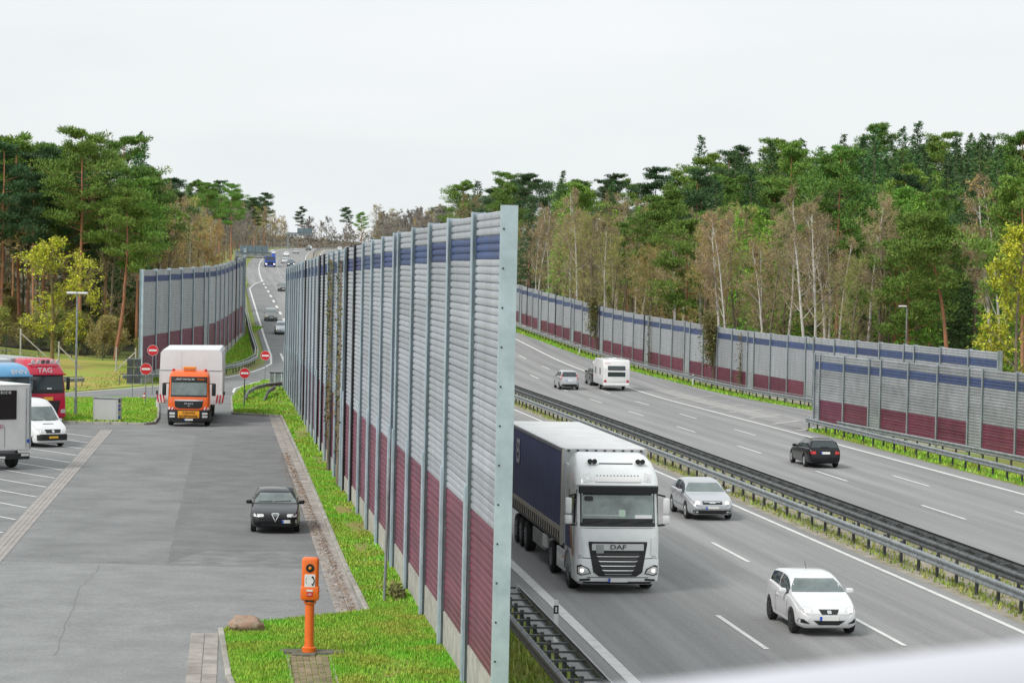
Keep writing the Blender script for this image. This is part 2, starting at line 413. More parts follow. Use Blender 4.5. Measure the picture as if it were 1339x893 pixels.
# ---- grass islands with kerbs
GR = [(-3.65, 65.4), (-5.0, 76), (-10.25, 120.6), (-14.65, 157), (-18.05, 159.3), (-20.6, 181), (-21.55, 195.5), (-21.0, 206.2), (-19.5, 218), (-18.2, 196), (-17.3, 192), (-12.9, 151.5), (-6.8, 102.5), (-.35, 50.4), (.9, 50.6), (2.9, 30), (-1.5, 28), (-3.8, 40), (-6.1, 54.4), (-7.1, 61.3), (-6.95, 62.2), (-5.5, 63.6), (-4.35, 64.6)]
gi = sheet('grass_island', GR, .10, M_GRASS, 'structure', skirt=.16)
GL = [(-26.9, 146.2), (-24.9, 146.0), (-21.8, 145.95), (-21.5, 147), (-22.0, 152), (-23.3, 161.2), (-25.4, 175.2), (-28.15, 175.7), (-33.0, 173.5)]
gl = sheet('grass_island', GL, .10, M_GRASS, 'structure', skirt=.16)
M_MEADOW = mat('rough meadow', (.27, .40, .045), .95, col2=(.42, .32, .09), vscale=.16, bump=.7, bscale=3, detail=9, lo=.38, hi=.62)
tag(sheet('meadow', [(-30, 199.5), (-34.5, 185), (-45, 168), (-95, 168), (-95, 250), (-40, 238), (-31.5, 232), (-31.2, 202.5)], -.025, M_MEADOW), kind='structure')
kerb_me = mesh_of(box(BM(), (0, 0, 0), (.97, .14, .26), bev=.02), 'kerb_stone', M_KERB)
def kerb_run(pts, nm='kerb'):
    pts = [Vector(p) for p in pts]; root = None
    segs = [(a, b) for a, b in zip(pts, pts[1:])]
    root = thing(nm, None, None, P3(*pts[0])); root['kind'] = 'structure'
    for a, b in segs:
        n = max(1, round((b - a).length / 1.0)); ang = math.atan2(b.y - a.y, b.x - a.x)
        for i in range(n):
            p = a.lerp(b, (i + .5) / n); w = P3(p.x, p.y, .02 + random.uniform(-.008, .008))
            put('kerb_stone', kerb_me, root, w - Vector(root.location), (random.uniform(-.02, .02), 0, ang + random.uniform(-.008, .008)), ((b - a).length / n, 1, 1))
kerb_run([(-3.7, 65.2), (-5.07, 76), (-10.32, 120.6), (-14.7, 156.9)])
kerb_run([(-14.7, 157.0), (-18.1, 159.2), (-20.68, 181), (-21.63, 195.5)])
kerb_run([(-4.7, 47), (-6.17, 54.4), (-7.18, 61.4)])
kerb_run([(-26.9, 146.1), (-24.9, 145.9), (-21.8, 145.85), (-21.42, 147), (-21.92, 152), (-23.22, 161.2), (-25.3, 175.2)])
slab_me = mesh_of(box(BM(), (0, 0, 0), (.485, .335, .06), bev=.012), 'gutter_slab', M_SETT)
def gutter(pts, rows, side_):
    a_, b_ = Vector(pts[0]), Vector(pts[1]); L = (b_ - a_).length; ang = math.atan2(b_.y - a_.y, b_.x - a_.x)
    nn = Vector((-(b_ - a_).y, (b_ - a_).x)).normalized() * side_
    root = thing('gutter', None, None, P3(*pts[0])); root['kind'] = 'structure'
    n = int(L / .5)
    for i in range(n):
        for r_ in range(rows):
            p = a_.lerp(b_, (i + .5) / n) + nn * (.17 + .35 * r_)
            put('gutter_slab', slab_me, root, P3(p.x, p.y, -.005 + random.uniform(-.004, .006)) - Vector(root.location), (random.uniform(-.02, .02), random.uniform(-.015, .015), ang + random.uniform(-.01, .01)))
gutter([(-3.85, 65.3), (-8.1, 101.5)], 2, 1)
gutter([(-8.1, 101.5), (-14.75, 156.5)], 2, 1)
gutter([(-6.1, 51.5), (-7.22, 61.3)], 2, 1)
# ---- grass blades (near islands) and weeds in the median
def blades(name, n, pick, h0, h1, m, label, w=.02, parent=None, lean=.6):
    v, f = [], []
    for i in range(n):
        x, y, dz = pick(); z = GZ(x, y) + dz; a = random.uniform(0, 6.283); h = random.uniform(h0, h1); ww = w * random.uniform(.7, 1.6)
        lx, ly = math.cos(a) * h * lean * random.random(), math.sin(a) * h * lean * random.random()
        b = a + 1.57; k = len(v)
        v += [(x - math.cos(b) * ww, y - math.sin(b) * ww, z), (x + math.cos(b) * ww, y + math.sin(b) * ww, z), (x + lx, y + ly, z + h)]
        f.append((k, k + 1, k + 2))
    o = pyobj(name, v, f, m, parent); tag(o, label, 'grass', kind='stuff'); return o
def inside(poly, x, y):
    c = False; n = len(poly)
    for i in range(n):
        x1, y1 = poly[i]; x2, y2 = poly[(i + 1) % n]
        if (y1 > y) != (y2 > y) and x < (x2 - x1) * (y - y1) / (y2 - y1) + x1: c = not c
    return c
def picker(poly, dz, y0, y1, dens=None):
    xs = [p[0] for p in poly]
    def pick():
        while 1:
            x, y = random.uniform(min(xs), max(xs)), random.uniform(y0, y1)
            if inside(poly, x, y) and (dens is None or dens(x, y)): return x, y, dz
    return pick
path_poly = [(-5.1, 57.4), (-4.2, 57.7), (-3.4, 50), (-4.25, 50)]
def keep(x, y):
    if inside(path_poly, x, y): return False
    if abs(x + 4.65) < .6 and abs(y - 57.75) < .5: return False
    s, t = ST(x, y); m_ = noise.noise((x * .55, y * .3, 1.7))
    if y > 66 and t > 4.9: return random.random() < .22 + m_ * 1.3     # mossy, patchy towards the barrier foot
    return random.random() < .78 + m_ * 1.2
blades('grass', 80000, picker(GR, .1, 50, 67, keep), .04, .12, M_BLADE, 'bright green grass around the orange emergency telephone', w=.015)
blades('grass', 30000, picker(GR, .1, 67, 120, keep), .05, .13, M_BLADE, 'mossy green grass strip between kerb and tall noise barrier', w=.03)
blades('grass', 26000, picker(GR, .1, 120, 218, keep), .08, .2, M_BLADE, 'green grass on the far traffic island with the no-entry signs', w=.05)
blades('grass', 20000, picker(GL, .1, 146, 176), .08, .2, M_BLADE, 'green grass on the island with the grey cabinet', w=.05)
def pk_med():
    s = 55 + 170 * random.random() ** 1.4; t = random.choice((random.gauss(22.75, .25), random.gauss(24.2, .5)))
    x, y = XY(s, min(25.2, max(22.35, t))); return x, y, -.02
blades('grass', 11000, pk_med, .04, .2, M_WEED, 'sparse dry weeds growing under the median guardrails', w=.03)
def pk_sh():
    s = 45 + 100 * random.random() ** 1.3; t = random.uniform(6.1, 8.35); x, y = XY(s, t)
    return x, y, -.06
blades('grass', 16000, pk_sh, .06, .3, M_WEED, 'tufts of weeds behind the shoulder guardrail at the barrier end', w=.025)
def pk_rv():
    s = random.uniform(105, 330); x, y = XY(s, random.uniform(37.7, 39.6) if s < 152 else railR(s) + random.uniform(-1.1, .6)); return x, y, -.03
blades('grass', 15000, pk_rv, .06, .24, M_BLADE, 'green grass tufts under the right-hand guardrails', w=.05)
def pk_lv():
    s = random.uniform(206, 300); x0 = float(np.interp(s, [206, 222, 236, 250, 283, 331], [-29.5, -26, -25.2, -26.6, -30.5, -36.4])); x1 = float(np.interp(s, [206, 235, 279], [-30.5, -28.5, -30.9]))
    return random.uniform(min(x0, x1 + .2), max(x0, x1 + .3)), s, 0
blades('grass', 16000, pk_lv, .12, .35, M_BLADE, 'green grass slope at the foot of the far barrier', w=.06)
blades('grass', 30000, picker([(-34, 187), (-30.8, 200), (-31.5, 228), (-60, 235), (-62, 172), (-44, 170)], -.02, 172, 235), .08, .22, M_WEED, 'yellowish rough meadow grass in front of the left wood', w=.06)
# ---- paved path and phone plinth
def brick_path():
    root = thing('brick_path', None, None, P3(-4.6, 57.8)); root['kind'] = 'structure'; L0 = Vector(root.location)
    M_BR = mat('mossy paver', (.30, .235, .15), .9, col2=(.19, .18, .09), vscale=1.2, rnd=.22, bump=.2)
    me = mesh_of(box(BM(), (0, 0, 0), (.19, .135, .08), bev=.01), 'brick', M_BR)
    a = Vector((-4.62, 57.35)); d = Vector((.115, -.993)); n = Vector((.993, .115)); ang = math.atan2(d.y, d.x)
    for i in range(44):
        for j in range(6):
            p = a + d * (i * .205 + (.1 if j % 2 else 0)) + n * ((j - 2.5) * .15)
            put('brick', me, root, P3(p.x, p.y, .075 + random.uniform(-.006, .008)) - L0, (random.uniform(-.03, .03), random.uniform(-.03, .03), ang + random.uniform(-.02, .02)))
    for sg in (-1, 1):
        for i in range(9):
            p = a + d * (i * 1.0 + .5) + n * (sg * .5); put('edging_stone', kerb_me, root, P3(p.x, p.y, .02) - L0, (0, 0, ang), (1, .5, 1))
    box_ = mesh_of(box(BM(), (0, 0, 0), (.56, .42, .12), bev=.015), 'plinth_slab', mat('dark mossy slab', (.2, .19, .16), .95, col2=(.1, .11, .06), vscale=2, bump=.4))
    for dx, dy in ((-.42, .12), (.14, .14), (.55, .1), (-.1, -.22)):
        put('plinth_slab', box_, root, P3(-4.66 + dx, 57.75 + dy, .1 + random.uniform(-.01, .02)) - L0, (0, 0, .05))
brick_path()

# ================================================================== NOISE BARRIERS
M_SILVER = mat('ribbed aluminium panel', (.46, .485, .535), .5, .12, col2=(.36, .38, .415), vscale=2.2, stretch=(1, 1, .13), rnd=.12, detail=8)
M_SILVD = mat('dusty aluminium panel', (.46, .48, .51), .5, .12, col2=(.34, .355, .37), vscale=2.2, stretch=(1, 1, .13), rnd=.10, detail=8)
M_BLUE = mat('blue coated panel', (.03, .065, .23), .45, 0, col2=(.04, .06, .16), vscale=1.2, rnd=.2)
M_BLUE2 = mat('faded blue panel', (.07, .11, .24), .5, 0, col2=(.06, .085, .17), vscale=1.2, rnd=.15)
M_PURPLE = mat('wine red coated panel', (.20, .05, .088), .5, 0, col2=(.14, .036, .06), vscale=1.0, rnd=.14, detail=8)
M_POST = mat('pale galvanised post', (.48, .575, .635), .5, .15, col2=(.37, .45, .50), vscale=1.6, rnd=.08)
M_POSTR = mat('dull galvanised post', (.38, .43, .45), .55, .2, col2=(.28, .32, .34), vscale=1.6)
M_POSTD = mat('dark weathered post', (.085, .09, .095), .6, .3, var=.3, vscale=2)
M_MOSS = mat('yellow lichen', (.33, .29, .06), .95, var=.3, vscale=6)
def rib_profile(n, h=.5, d=.05, back=.05):
    pr = []; r = h / 3 / 1
    for c in range(n):
        for k in range(3):
            z0 = c * h + k * h / 3; q = h / 3
            pr += [(d - .036, z0 + .003), (d - .036, z0 + q * .12), (d - .001, z0 + q * .2), (d + .004, z0 + q * .5), (d - .001, z0 + q * .85), (d - .03, z0 + q * .96)]
    return pr
_pan = {}
def panel_mesh(n, m, h=.5):
    key = (n, m.name, h)
    if key not in _pan:
        pr = rib_profile(n, h); loop = pr + [(-y, z) for y, z in reversed(pr)]
        bm = BM(); a = [bm.verts.new((0, y, z)) for y, z in loop]; b = [bm.verts.new((1, y, z)) for y, z in loop]; L = len(loop)
        for i in range(L): bm.faces.new((a[i], a[(i + 1) % L], b[(i + 1) % L], b[i]))
        bm.faces.new(a[::-1]); bm.faces.new(b); fixn(bm)
        _pan[key] = mesh_of(bm, 'panel', m)
    return _pan[key]
_post = {}
def post_mesh(h, m, w=.26, d=.30):
    key = (round(h, 2), m.name, w)
    if key not in _post:
        bm = BM(); box(bm, (0, d / 2 - .012, h / 2), (w, .024, h)); box(bm, (0, -d / 2 + .012, h / 2), (w, .024, h)); box(bm, (0, 0, h / 2 - .004), (.016, d - .05, h - .008))
        _post[key] = mesh_of(bm, 'post', m)
    return _post[key]
plinth_me = {}
def barrier(label, path, bays, bands, plinth, postw=.26, single=0, dark=(), narrow_plain=True, sleeve=0, silver=None, group=None, cass=.5, endcap=False, postm=None, dz=(0, 0), blue=None):
    """path: world polyline; bays: list of bay lengths; bands: [(colour, n cassettes)] bottom to top"""
    silver = silver or M_SILVER; CM = {'s': silver, 'b': blue or M_BLUE, 'p': M_PURPLE}; postm = postm or M_POST
    pts = [Vector(p) for p in path]; cum = [0]
    for a, b in zip(pts, pts[1:]): cum.append(cum[-1] + (b - a).length)
    def at(u):
        for i in range(len(pts) - 1):
            if u <= cum[i + 1] or i == len(pts) - 2:
                return pts[i].lerp(pts[i + 1], (u - cum[i]) / (cum[i + 1] - cum[i]))
    L0 = P3(*pts[0]); root = thing('noise_barrier', label, 'noise barrier', L0, group=group)
    tot = sum(n for _, n in bands) * cass; u = 0
    ul = [0]
    for b in bays: ul.append(ul[-1] + b)
    far = BM if single else None
    for i in range(len(ul)):
        p = at(min(ul[i], cum[-1])); q = at(min(ul[min(i + 1, len(ul) - 1)], cum[-1])); r_ = at(max(0, ul[max(i - 1, 0)]))
        dirv = (q - r_).normalized(); ang = math.atan2(dirv.y, dirv.x)
        hp = tot + plinth + .08 + .3
        pm = M_POSTD if i in dark else postm
        zo = dz[0] + (dz[1] - dz[0]) * ul[i] / ul[-1]; w = P3(p.x, p.y, -.3 + zo)
        po = put('post', post_mesh(hp, pm, postw), root, w - L0, (0, 0, ang))
        if sleeve and i > 0:
            sm = _post.get('sl')
            if not sm:
                bm = box(BM(), (0, .175, sleeve / 2), (.2, .05, sleeve), bev=.008); box(bm, (0, -.175, sleeve / 2), (.2, .05, sleeve)); sm = _post['sl'] = mesh_of(bm, 'sleeve', M_POST)
            put('stiffener', sm, po)
        if i == len(ul) - 1: break
        ang = math.atan2((q - p).y, (q - p).x); bl = (q - p).length
        zb = max(GZ(p.x, p.y), GZ(q.x, q.y)); zb = (GZ(p.x, p.y) + GZ(q.x, q.y)) / 2
        base = Vector((p.x, p.y, zb + zo)); off = (q - p).normalized() * .05
        loc = base - L0 + Vector((off.x, off.y, 0)); sx = bl - .10
        if plinth not in plinth_me: plinth_me[plinth] = mesh_of(box(BM(), (.5, 0, plinth / 2 - .2), (1, .13, plinth + .4)), 'plinth', M_CONC)
        put('plinth', plinth_me[plinth], root, loc, (0, 0, ang), (sx, 1, 1))
        z = plinth; plain = narrow_plain and bays[i] < 2.5
        for c, n in bands:
            m = CM['s' if plain and c == 'p' else c]
            if i < single:
                for k in range(n):
                    put('panel', panel_mesh(1, m, cass), root, loc + Vector((0, 0, z + k * cass + .002 * k)), (0, 0, ang), (sx, 1, 1))
            else:
                put('panel', panel_mesh(n, m, cass), root, loc + Vector((0, 0, z)), (0, 0, ang), (sx, 1, 1))
            z += n * cass
    if endcap:
        p = pts[0]; d = (pts[1] - pts[0]).normalized(); ang = math.atan2(d.y, d.x); hp = tot + plinth + .38
        ec = put('end_plate', mesh_of(box(BM(), (-.17, 0, hp / 2), (.02, .34, hp), bev=.003), 'end_plate', M_POST), root, P3(p.x, p.y, -.3 + dz[0]) - L0, (0, 0, ang))
        bme = mesh_of(lathe(BM(), [(.0, 0), (.02, 0), (.02, .012), (0, .016)], 8, Matrix.Rotation(R(-90), 4, 'Y')), 'bolt', M_BLACK)
        for k in range(14):
            z = .8 + k * .78
            if z < hp - .1: put('bolt', bme, ec, (-.18, .11, z))
    return root
def rl(pts): return [XY(s, t) for s, t in pts]
near_b = [5.4, 5.5, 5.1, 5.2, 5.2, 1.7] + ([5.1] * 5 + [1.7]) * 5
while sum(near_b) > 148: near_b.pop()
s0 = ST(-.09, 48.6)[0]
near_wall = barrier('tall silver noise barrier with blue stripe and wine-red base beside the parking lane', rl([(s0, 5.86), (s0 + 60, 5.75), (s0 + 150, 6.15)]), near_b,
        [('p', 6), ('s', 11), ('b', 1), ('s', 1)], .75, single=15, dark=(10, 11, 16, 17, 22), sleeve=4.6, endcap=True, narrow_plain=False, dz=(.24, -.5))
left_b = [5.6, 5.6, 5.6, 5.6, 5.6, 2.2] + [5.6] * 8 + [2.2] + [5.6] * 6
barrier('silver noise barrier with blue stripe in front of the left pine wood', [(-30.6, 201.7), (-28.75, 234.5), (-30.75, 280), (-36.6, 333)], left_b[:21],
        [('p', 6), ('s', 9), ('b', 1), ('s', 1)], .8, dark=(12, 17), silver=M_SILVD)
rb = []
for k in range(40): rb += [4.9, 4.9, 4.9, 4.9, 2.0] if k % 2 else [4.9, 4.9, 4.9, 2.0]
rpath = [XY(s, wallR(s)) for s in (148, 160, 185, 205, 225, 245, 258, 280, 301, 325, 350, 420, 480)]
rlen = sum(math.dist(a, b) for a, b in zip(rpath, rpath[1:]))
while sum(rb) > rlen - 5: rb.pop()
rear_wall = barrier('long curved noise barrier with blue stripe behind the right-hand slip road', rpath, rb, [('p', 3), ('s', 5), ('b', 1), ('s', 1)], .2, postw=.16, postm=M_POSTR, blue=M_BLUE2, dark=(22, 27, 33, 38, 44), silver=M_SILVD)
fw_a, fw_b = Vector((20.05, 161)), Vector((27.3, 129.7)); fdir = (fw_b - fw_a).normalized()
fpath = [tuple(fw_a), tuple(fw_b), tuple(fw_b + fdir * 30)]
front_wall = barrier('nearest right-hand noise barrier of ribbed grey panels behind double guardrail', fpath, [1.0, 4.4, 4.4, 1.9, 4.4, 4.4, 4.4, 1.9, 4.4, 4.4, 4.4, 1.9, 4.4, 4.4, 4.4], [('p', 3), ('s', 4), ('b', 1), ('s', 1)], .15, postw=.14, postm=M_POSTR, blue=M_BLUE2, single=10, silver=mat('darker grey panel', (.38, .40, .415), .5, .1, col2=(.27, .285, .295), vscale=.9, rnd=.12, detail=8))  # panels of this barrier are a darker grey than the others

# ================================================================== GUARDRAILS
WP = [(0, .44), (.075, .48), (.08, .53), (.025, .57), (.025, .62), (.08, .66), (.075, .71), (0, .755)]
def sweep(bm, pts, prof, close=True):
    rings = []
    for i, p in enumerate(pts):
        d = pts[min(i + 1, len(pts) - 1)] - pts[max(i - 1, 0)]; n = Vector((d.y, -d.x, 0)).normalized()
        rings.append([bm.verts.new(p + n * a + Vector((0, 0, b))) for a, b in prof])
    m = len(prof)
    for a, b in zip(rings, rings[1:]):
        for k in range(m if close else m - 1): bm.faces.new((a[k], a[(k + 1) % m], b[(k + 1) % m], b[k]))
    if close: bm.faces.new(rings[0][::-1]); bm.faces.new(rings[-1])
    return bm
post_gr = mesh_of(box(box(BM(), (0, 0, .36), (.06, .012, .9)), (.024, .045, .36), (.012, .09, .9)), 'post', M_GALVD)
def dense(pts, step=4):
    pts = [Vector(p) for p in pts]; o = [pts[0]]
    for a, b in zip(pts, pts[1:]):
        n = max(1, round((b - a).length / step))
        for k in range(1, n + 1): o.append(a.lerp(b, k / n))
    return o
def guardrail(label, path, sides, sp=2.0, maxp=75, spacer=.0, mid=None, ladder=None, group=None, m=None, top=None, end_drop=False):
    """path: xy polyline. sides: list of (lateral offset, facing +-1) beams. posts on the path line"""
    m = m or M_GALV; pts = dense(path, 4); L0 = P3(*pts[0]); root = thing('guardrail', label, 'guardrail', L0, group=group)
    p3 = [P3(p.x, p.y) - L0 for p in pts]
    for off, fc in sides:
        pr = [(off + fc * a, b) for a, b in WP] + [(off + fc * (a - .012), b) for a, b in reversed(WP)]
        o = obj('beam', fixn(sweep(BM(), p3, pr)), m, root)
    if top:
        for off, w, h in top: obj('top_rail', fixn(sweep(BM(), p3, [(off - w / 2, h), (off + w / 2, h), (off + w / 2, h + .06), (off - w / 2, h + .06)])), m, root)
    # posts
    pd = dense(path, sp); rest = BM(); k = 0
    for i, p in enumerate(pd):
        d = pd[min(i + 1, len(pd) - 1)] - pd[max(i - 1, 0)]; ang = math.atan2(d.y, d.x); w = P3(p.x, p.y, -.08) - L0
        if k < maxp:
            po = put('post', post_gr, root, w, (0, 0, ang)); k += 1
            if ladder:
                bm = _pan.get(('lad', ladder))
                if not bm: bm = _pan[('lad', ladder)] = mesh_of(box(BM(), (0, 0, .73), (.06, ladder, .05)), 'spacer', M_GALVD)
                put('spacer', bm, po)
        else:
            box(rest, w + Vector((0, 0, .36)), (.06, .05, .9), rz=ang)
            if ladder: box(rest, w + Vector((0, 0, .74)), (.07, ladder, .035), rz=ang)
    if rest.verts: o = obj('distant_posts', rest, M_GALVD, root); o['kind'] = 'stuff'
    else: rest.free()
    return root
def rt(s0, s1, t, step=8): 
    n = max(1, round((s1 - s0) / step)); f = t if callable(t) else (lambda s: t)
    return [XY(s0 + (s1 - s0) * i / n, f(s0 + (s1 - s0) * i / n)) for i in range(n + 1)]
guardrail('front guardrail of the median, single beam facing the oncoming carriageway', rt(40, 520, 22.75), [(-.3, -1)], 2.0, 85, group='median guardrails')
guardrail('ladder-like double guardrail of the median, two beams joined by spacers', rt(40, 620, 24.1), [(-.42, -1), (.42, 1)], 2.0, 85, ladder=.8, group='median guardrails', m=M_GALVD)
guardrail('median guardrail curving right on the distant hill crest', rt(640, 1080, 23.7), [(-.4, -1), (.4, 1)], 6.0, 0)
s1_ = ST(.13, 63.8)[0]
guardrail('shoulder guardrail of two beams joined like a ladder behind the tall barrier end', rt(36, 66, 8.0, 4), [(-.45, -1), (.45, 1)], 1.33, 60, ladder=.86)
guardrail('shoulder guardrail along the back of the tall barrier', rt(66.5, 196, 7.9), [(.3, 1), (-.12, -1)], 2.0, 65)
guardrail('near guardrail of the right verge in front of the nearest right barrier', rt(100, 152, 38.05), [(-.25, -1)], 2.0, 40)
guardrail('back guardrail of the right verge close to the nearest right barrier', [XY(100, 41.6), XY(128, 40.2), XY(148, 38.9)], [(-.1, -1)], 2.0, 40)
guardrail('guardrail of the right-hand slip road below the long curved barrier', rt(150, 430, lambda s: railR(s)), [(-.25, -1)], 2.0, 100, top=[(0, .12, .82)])
guardrail('guardrail winding around the inside of the parking access bend', [(-31.9, 199.3), (-29.2, 203.5), (-26.6, 212.5), (-25.0, 220), (-24.7, 227), (-24.8, 236), (-26.2, 250), (-30.4, 283), (-36.2, 331), (-46.3, 418), (-49, 446)], [(.22, 1)], 2.0, 60, top=[(0, .1, .8)])
guardrail('short guardrail end left of the far barrier post', [(-37.6, 189.3), (-34.0, 193.8)], [(.22, 1)], 2.0, 10, top=[(0, .1, .8)])
guardrail('guardrail on the left of the distant hill crest', [XY(s, 5.0 if s < 900 else 5.6) for s in (560, 640, 720, 800, 880, 960, 1080)], [(.2, 1)], 6, 0)
guardrail('guardrail on the right of the distant carriageway', rt(440, 1080, 38.4), [(-.2, -1)], 6, 0)
# bent guardrail hoop beside the far island's no-entry sign
bm = BM(); a = P3(-18.6, 176.5); 
hoop = thing('guardrail_end', 'curved guardrail end bent round on the far grass island', 'guardrail', P3(-18.9, 172))
L0 = Vector(hoop.location)
pa = [(-19.1, 171.0), (-19.35, 178), (-19.6, 186), (-19.3, 191), (-18.4, 194)]
p3 = [P3(*p) - L0 - Vector((0, 0, .75 * (1 if i == 0 else 0))) for i, p in enumerate(pa)]
obj('beam', fixn(sweep(BM(), p3, [(a_ + .2, b_) for a_, b_ in WP] + [(a_ + .19, b_) for a_, b_ in reversed(WP)])), M_GALV, hoop)
p3b = [P3(x + 1.5, y + 1.5) - L0 - Vector((0, 0, .75 * (1 if i == 0 else 0))) for i, (x, y) in enumerate(pa[:3])]
obj('beam', fixn(sweep(BM(), p3b, [(a_, b_) for a_, b_ in WP] + [(a_ - .01, b_) for a_, b_ in reversed(WP)])), M_GALV, hoop)
for x, y in pa[1:]: put('post', post_gr, hoop, P3(x, y, 0) - L0)
imp = thing('crash_cushion', 'grey box-shaped barrier end housing beside the far end of the tall barrier', 'crash cushion', P3(-18.75, 197.5), (0, 0, .12))
obj('housing', box(BM(), (0, 0, .65), (1.5, .9, 1.3), bev=.05), M_GALV, imp)
for k in (-.35, .2): obj('joint_strip', box(BM(), (k, -.46, .65), (.05, .04, 1.28)), M_WHITE, imp)
obj('lid', box(BM(), (0, .0, 1.33), (1.6, 1.0, .06), bev=.01), M_GALVD, imp)

# ================================================================== SIGNS, LAMPS, SMALL STREET FURNITURE
def no_entry(label, x, y, zc, d=.75, face=None, pole=M_GALV, h0=0):
    root = thing('no_entry_sign', label, 'road sign', P3(x, y), (0, 0, R(4)), 'no-entry signs at the motorway exit')
    gz = root.location.z
    obj('pole', tube(BM(), [(0, 0, -.1), (0, 0, zc - gz + .25)], .035, 8), pole, root, smooth=True)
    Mx = Matrix.Translation((0, -.05, zc - gz)) @ Matrix.Rotation(R(90), 4, 'X')
    pl = obj('plate', lathe(BM(), [(0, -.01), (d / 2, -.01), (d / 2, .004), (0, .005)], 32, Mx), M_WHITE, root)
    rd = lathe(BM(), [(0, .004), (d / 2 - .018, .004), (d / 2 - .018, .008), (0, .009)], 32, Mx); obj('red_disc', rd, M_RED, pl)
    obj('white_bar', box(BM(), (0, -.066, zc - gz), (d * .72, .012, d * .17)), M_WHITE, pl)
no_entry('no-entry sign on a dark pole at the kerb of the right grass island', -18.1, 166, GZ(-18.1, 166) + 2.45, .72, pole=M_POSTD)
no_entry('no-entry sign on a thin grey pole on the far side of the island', -21.05, 209, GZ(-21.05, 209) + 2.15, .82)
no_entry('lower no-entry sign left of the orange truck, nearer to the camera', -25.0, 167.3, GZ(-25, 167.3) + 2.55, .8)
no_entry('upper no-entry sign left of the orange truck, in front of the far barrier', -27.0, 184, GZ(-27, 184) + 3.35, .82)
# direction board seen from behind
bs = thing('direction_board', 'grey back of a direction board standing left of the no-entry signs', 'road sign', P3(-27.4, 177.5), (0, 0, R(5)))
obj('post', tube(BM(), [(-.1, .04, -.1), (-.1, .04, 3.0)], .04, 8), M_GALV, bs)
for k in range(2):
    for j in range(3): obj('panel', box(BM(), (-.26 + k * .52, 0, 1.4 + j * .6), (.48, .03, .54), bev=.01), M_POSTD, bs)
obj('frame', box(box(BM(), (0, .02, 1.1), (1.1, .03, .05)), (0, .02, 2.9), (1.1, .03, .05)), M_GALV, bs)
def delineator(x, y, label, h=1.0):
    root = thing('delineator_post', label, 'delineator', P3(x, y), (0, 0, R(8)), 'white delineator posts')
    obj('body', prism(BM(), [(-.06, -.05), (.06, -.05), (.0, .06)], Matrix.Identity(4), h), M_WHITE, root)
    bm = BM(); poly = [(-.064, -.054), (.064, -.054), (.0, .064)]
    prism(bm, poly, Matrix.Translation((0, 0, h * .68)), h * .2); obj('black_band', bm, M_BLACK, root)
    obj('reflector', box(BM(), (0, -.058, h * .78), (.04, .01, .12)), M_WHITE, root)
delineator(-23.6, 163, 'white delineator post at the tip of the left grass island')
delineator(-30.7, 172.3, 'white delineator post behind the grey cabinet', 1.05)
delineator(*XY(60.5, 8.75), 'white delineator post beside the ladder-like shoulder guardrail', 1.05)
for k, s in enumerate((176, 212, 262)): 
    delineator(*XY(s, railR(s) - .7), ['white delineator under the long curved barrier near its right end', 'white delineator at the guardrail right of the caravan', 'white delineator at the guardrail left of the caravan'][k])
# small red-white cone like marker
cn = thing('traffic_cone', 'small red and white cone at the edge of the left grass island', 'cone', P3(-26.2, 174.8, .1))
obj('body', lathe(BM(), [(.16, 0), (.16, .03), (.11, .03), (.03, .5), (0, .5)], 12), M_RED, cn); obj('band', lathe(BM(), [(.085, .2), (.064, .33), (.06, .33), (.08, .2)], 12), M_WHITE, cn)
# lamp posts
def lamp(x, y, h, label, arms):
    root = thing('street_lamp', label, 'street lamp', P3(x, y), (0, 0, 0), 'street lamps')
    obj('pole', tube(BM(), [(0, 0, -.2), (0, 0, 1.2), (0, 0, 1.21), (0, 0, h)], [.1, .1, .07, .05], 10), M_GALV, root, smooth=True)
    for a in arms:
        hd = obj('lamp_head', box(BM(), (a * .34, 0, h + .05), (.62, .3, .12), bev=.04, seg=2), M_WHITE, root); obj('diffuser', box(BM(), (a * .38, 0, h - .02), (.45, .22, .03)), M_GALV, hd)
lamp(-27.2, 152.8, 7.7, 'tall grey street lamp with double head on the left island', (-1, 1))
lamp(30.6, 190, 7.6, 'slim street lamp with single head behind the right barrier', (-1,))
# grey electrical cabinet
cb = thing('electrical_cabinet', 'light grey metal cabinet on the left grass island', 'cabinet', P3(-24.25, 147.0, .08), (0, 0, R(-14)))
obj('body', box(BM(), (0, 0, .72), (1.62, .55, 1.38), bev=.02), mat('cabinet grey', (.45, .46, .46), .5, var=.06, vscale=1.5), cb)
obj('roof', box(BM(), (0, 0, 1.44), (1.72, .65, .07), bev=.015), M_GALV, cb); obj('base', box(BM(), (0, 0, .02), (1.66, .58, .12)), M_CONC, cb)
obj('front_panel', box(BM(), (0, -.28, .72), (1.4, .02, 1.2), bev=.004), mat('cabinet panel', (.50, .51, .51), .5, var=.05, vscale=1.2), cb)
for k, (z, h_) in enumerate(((1.28, .16), (1.0, .1), (.78, .12), (.3, .16))): obj('sticker', box(BM(), (.815, -.1, z), (.012, .3, h_)), M_EUBLUE if k else M_BLACK, cb)
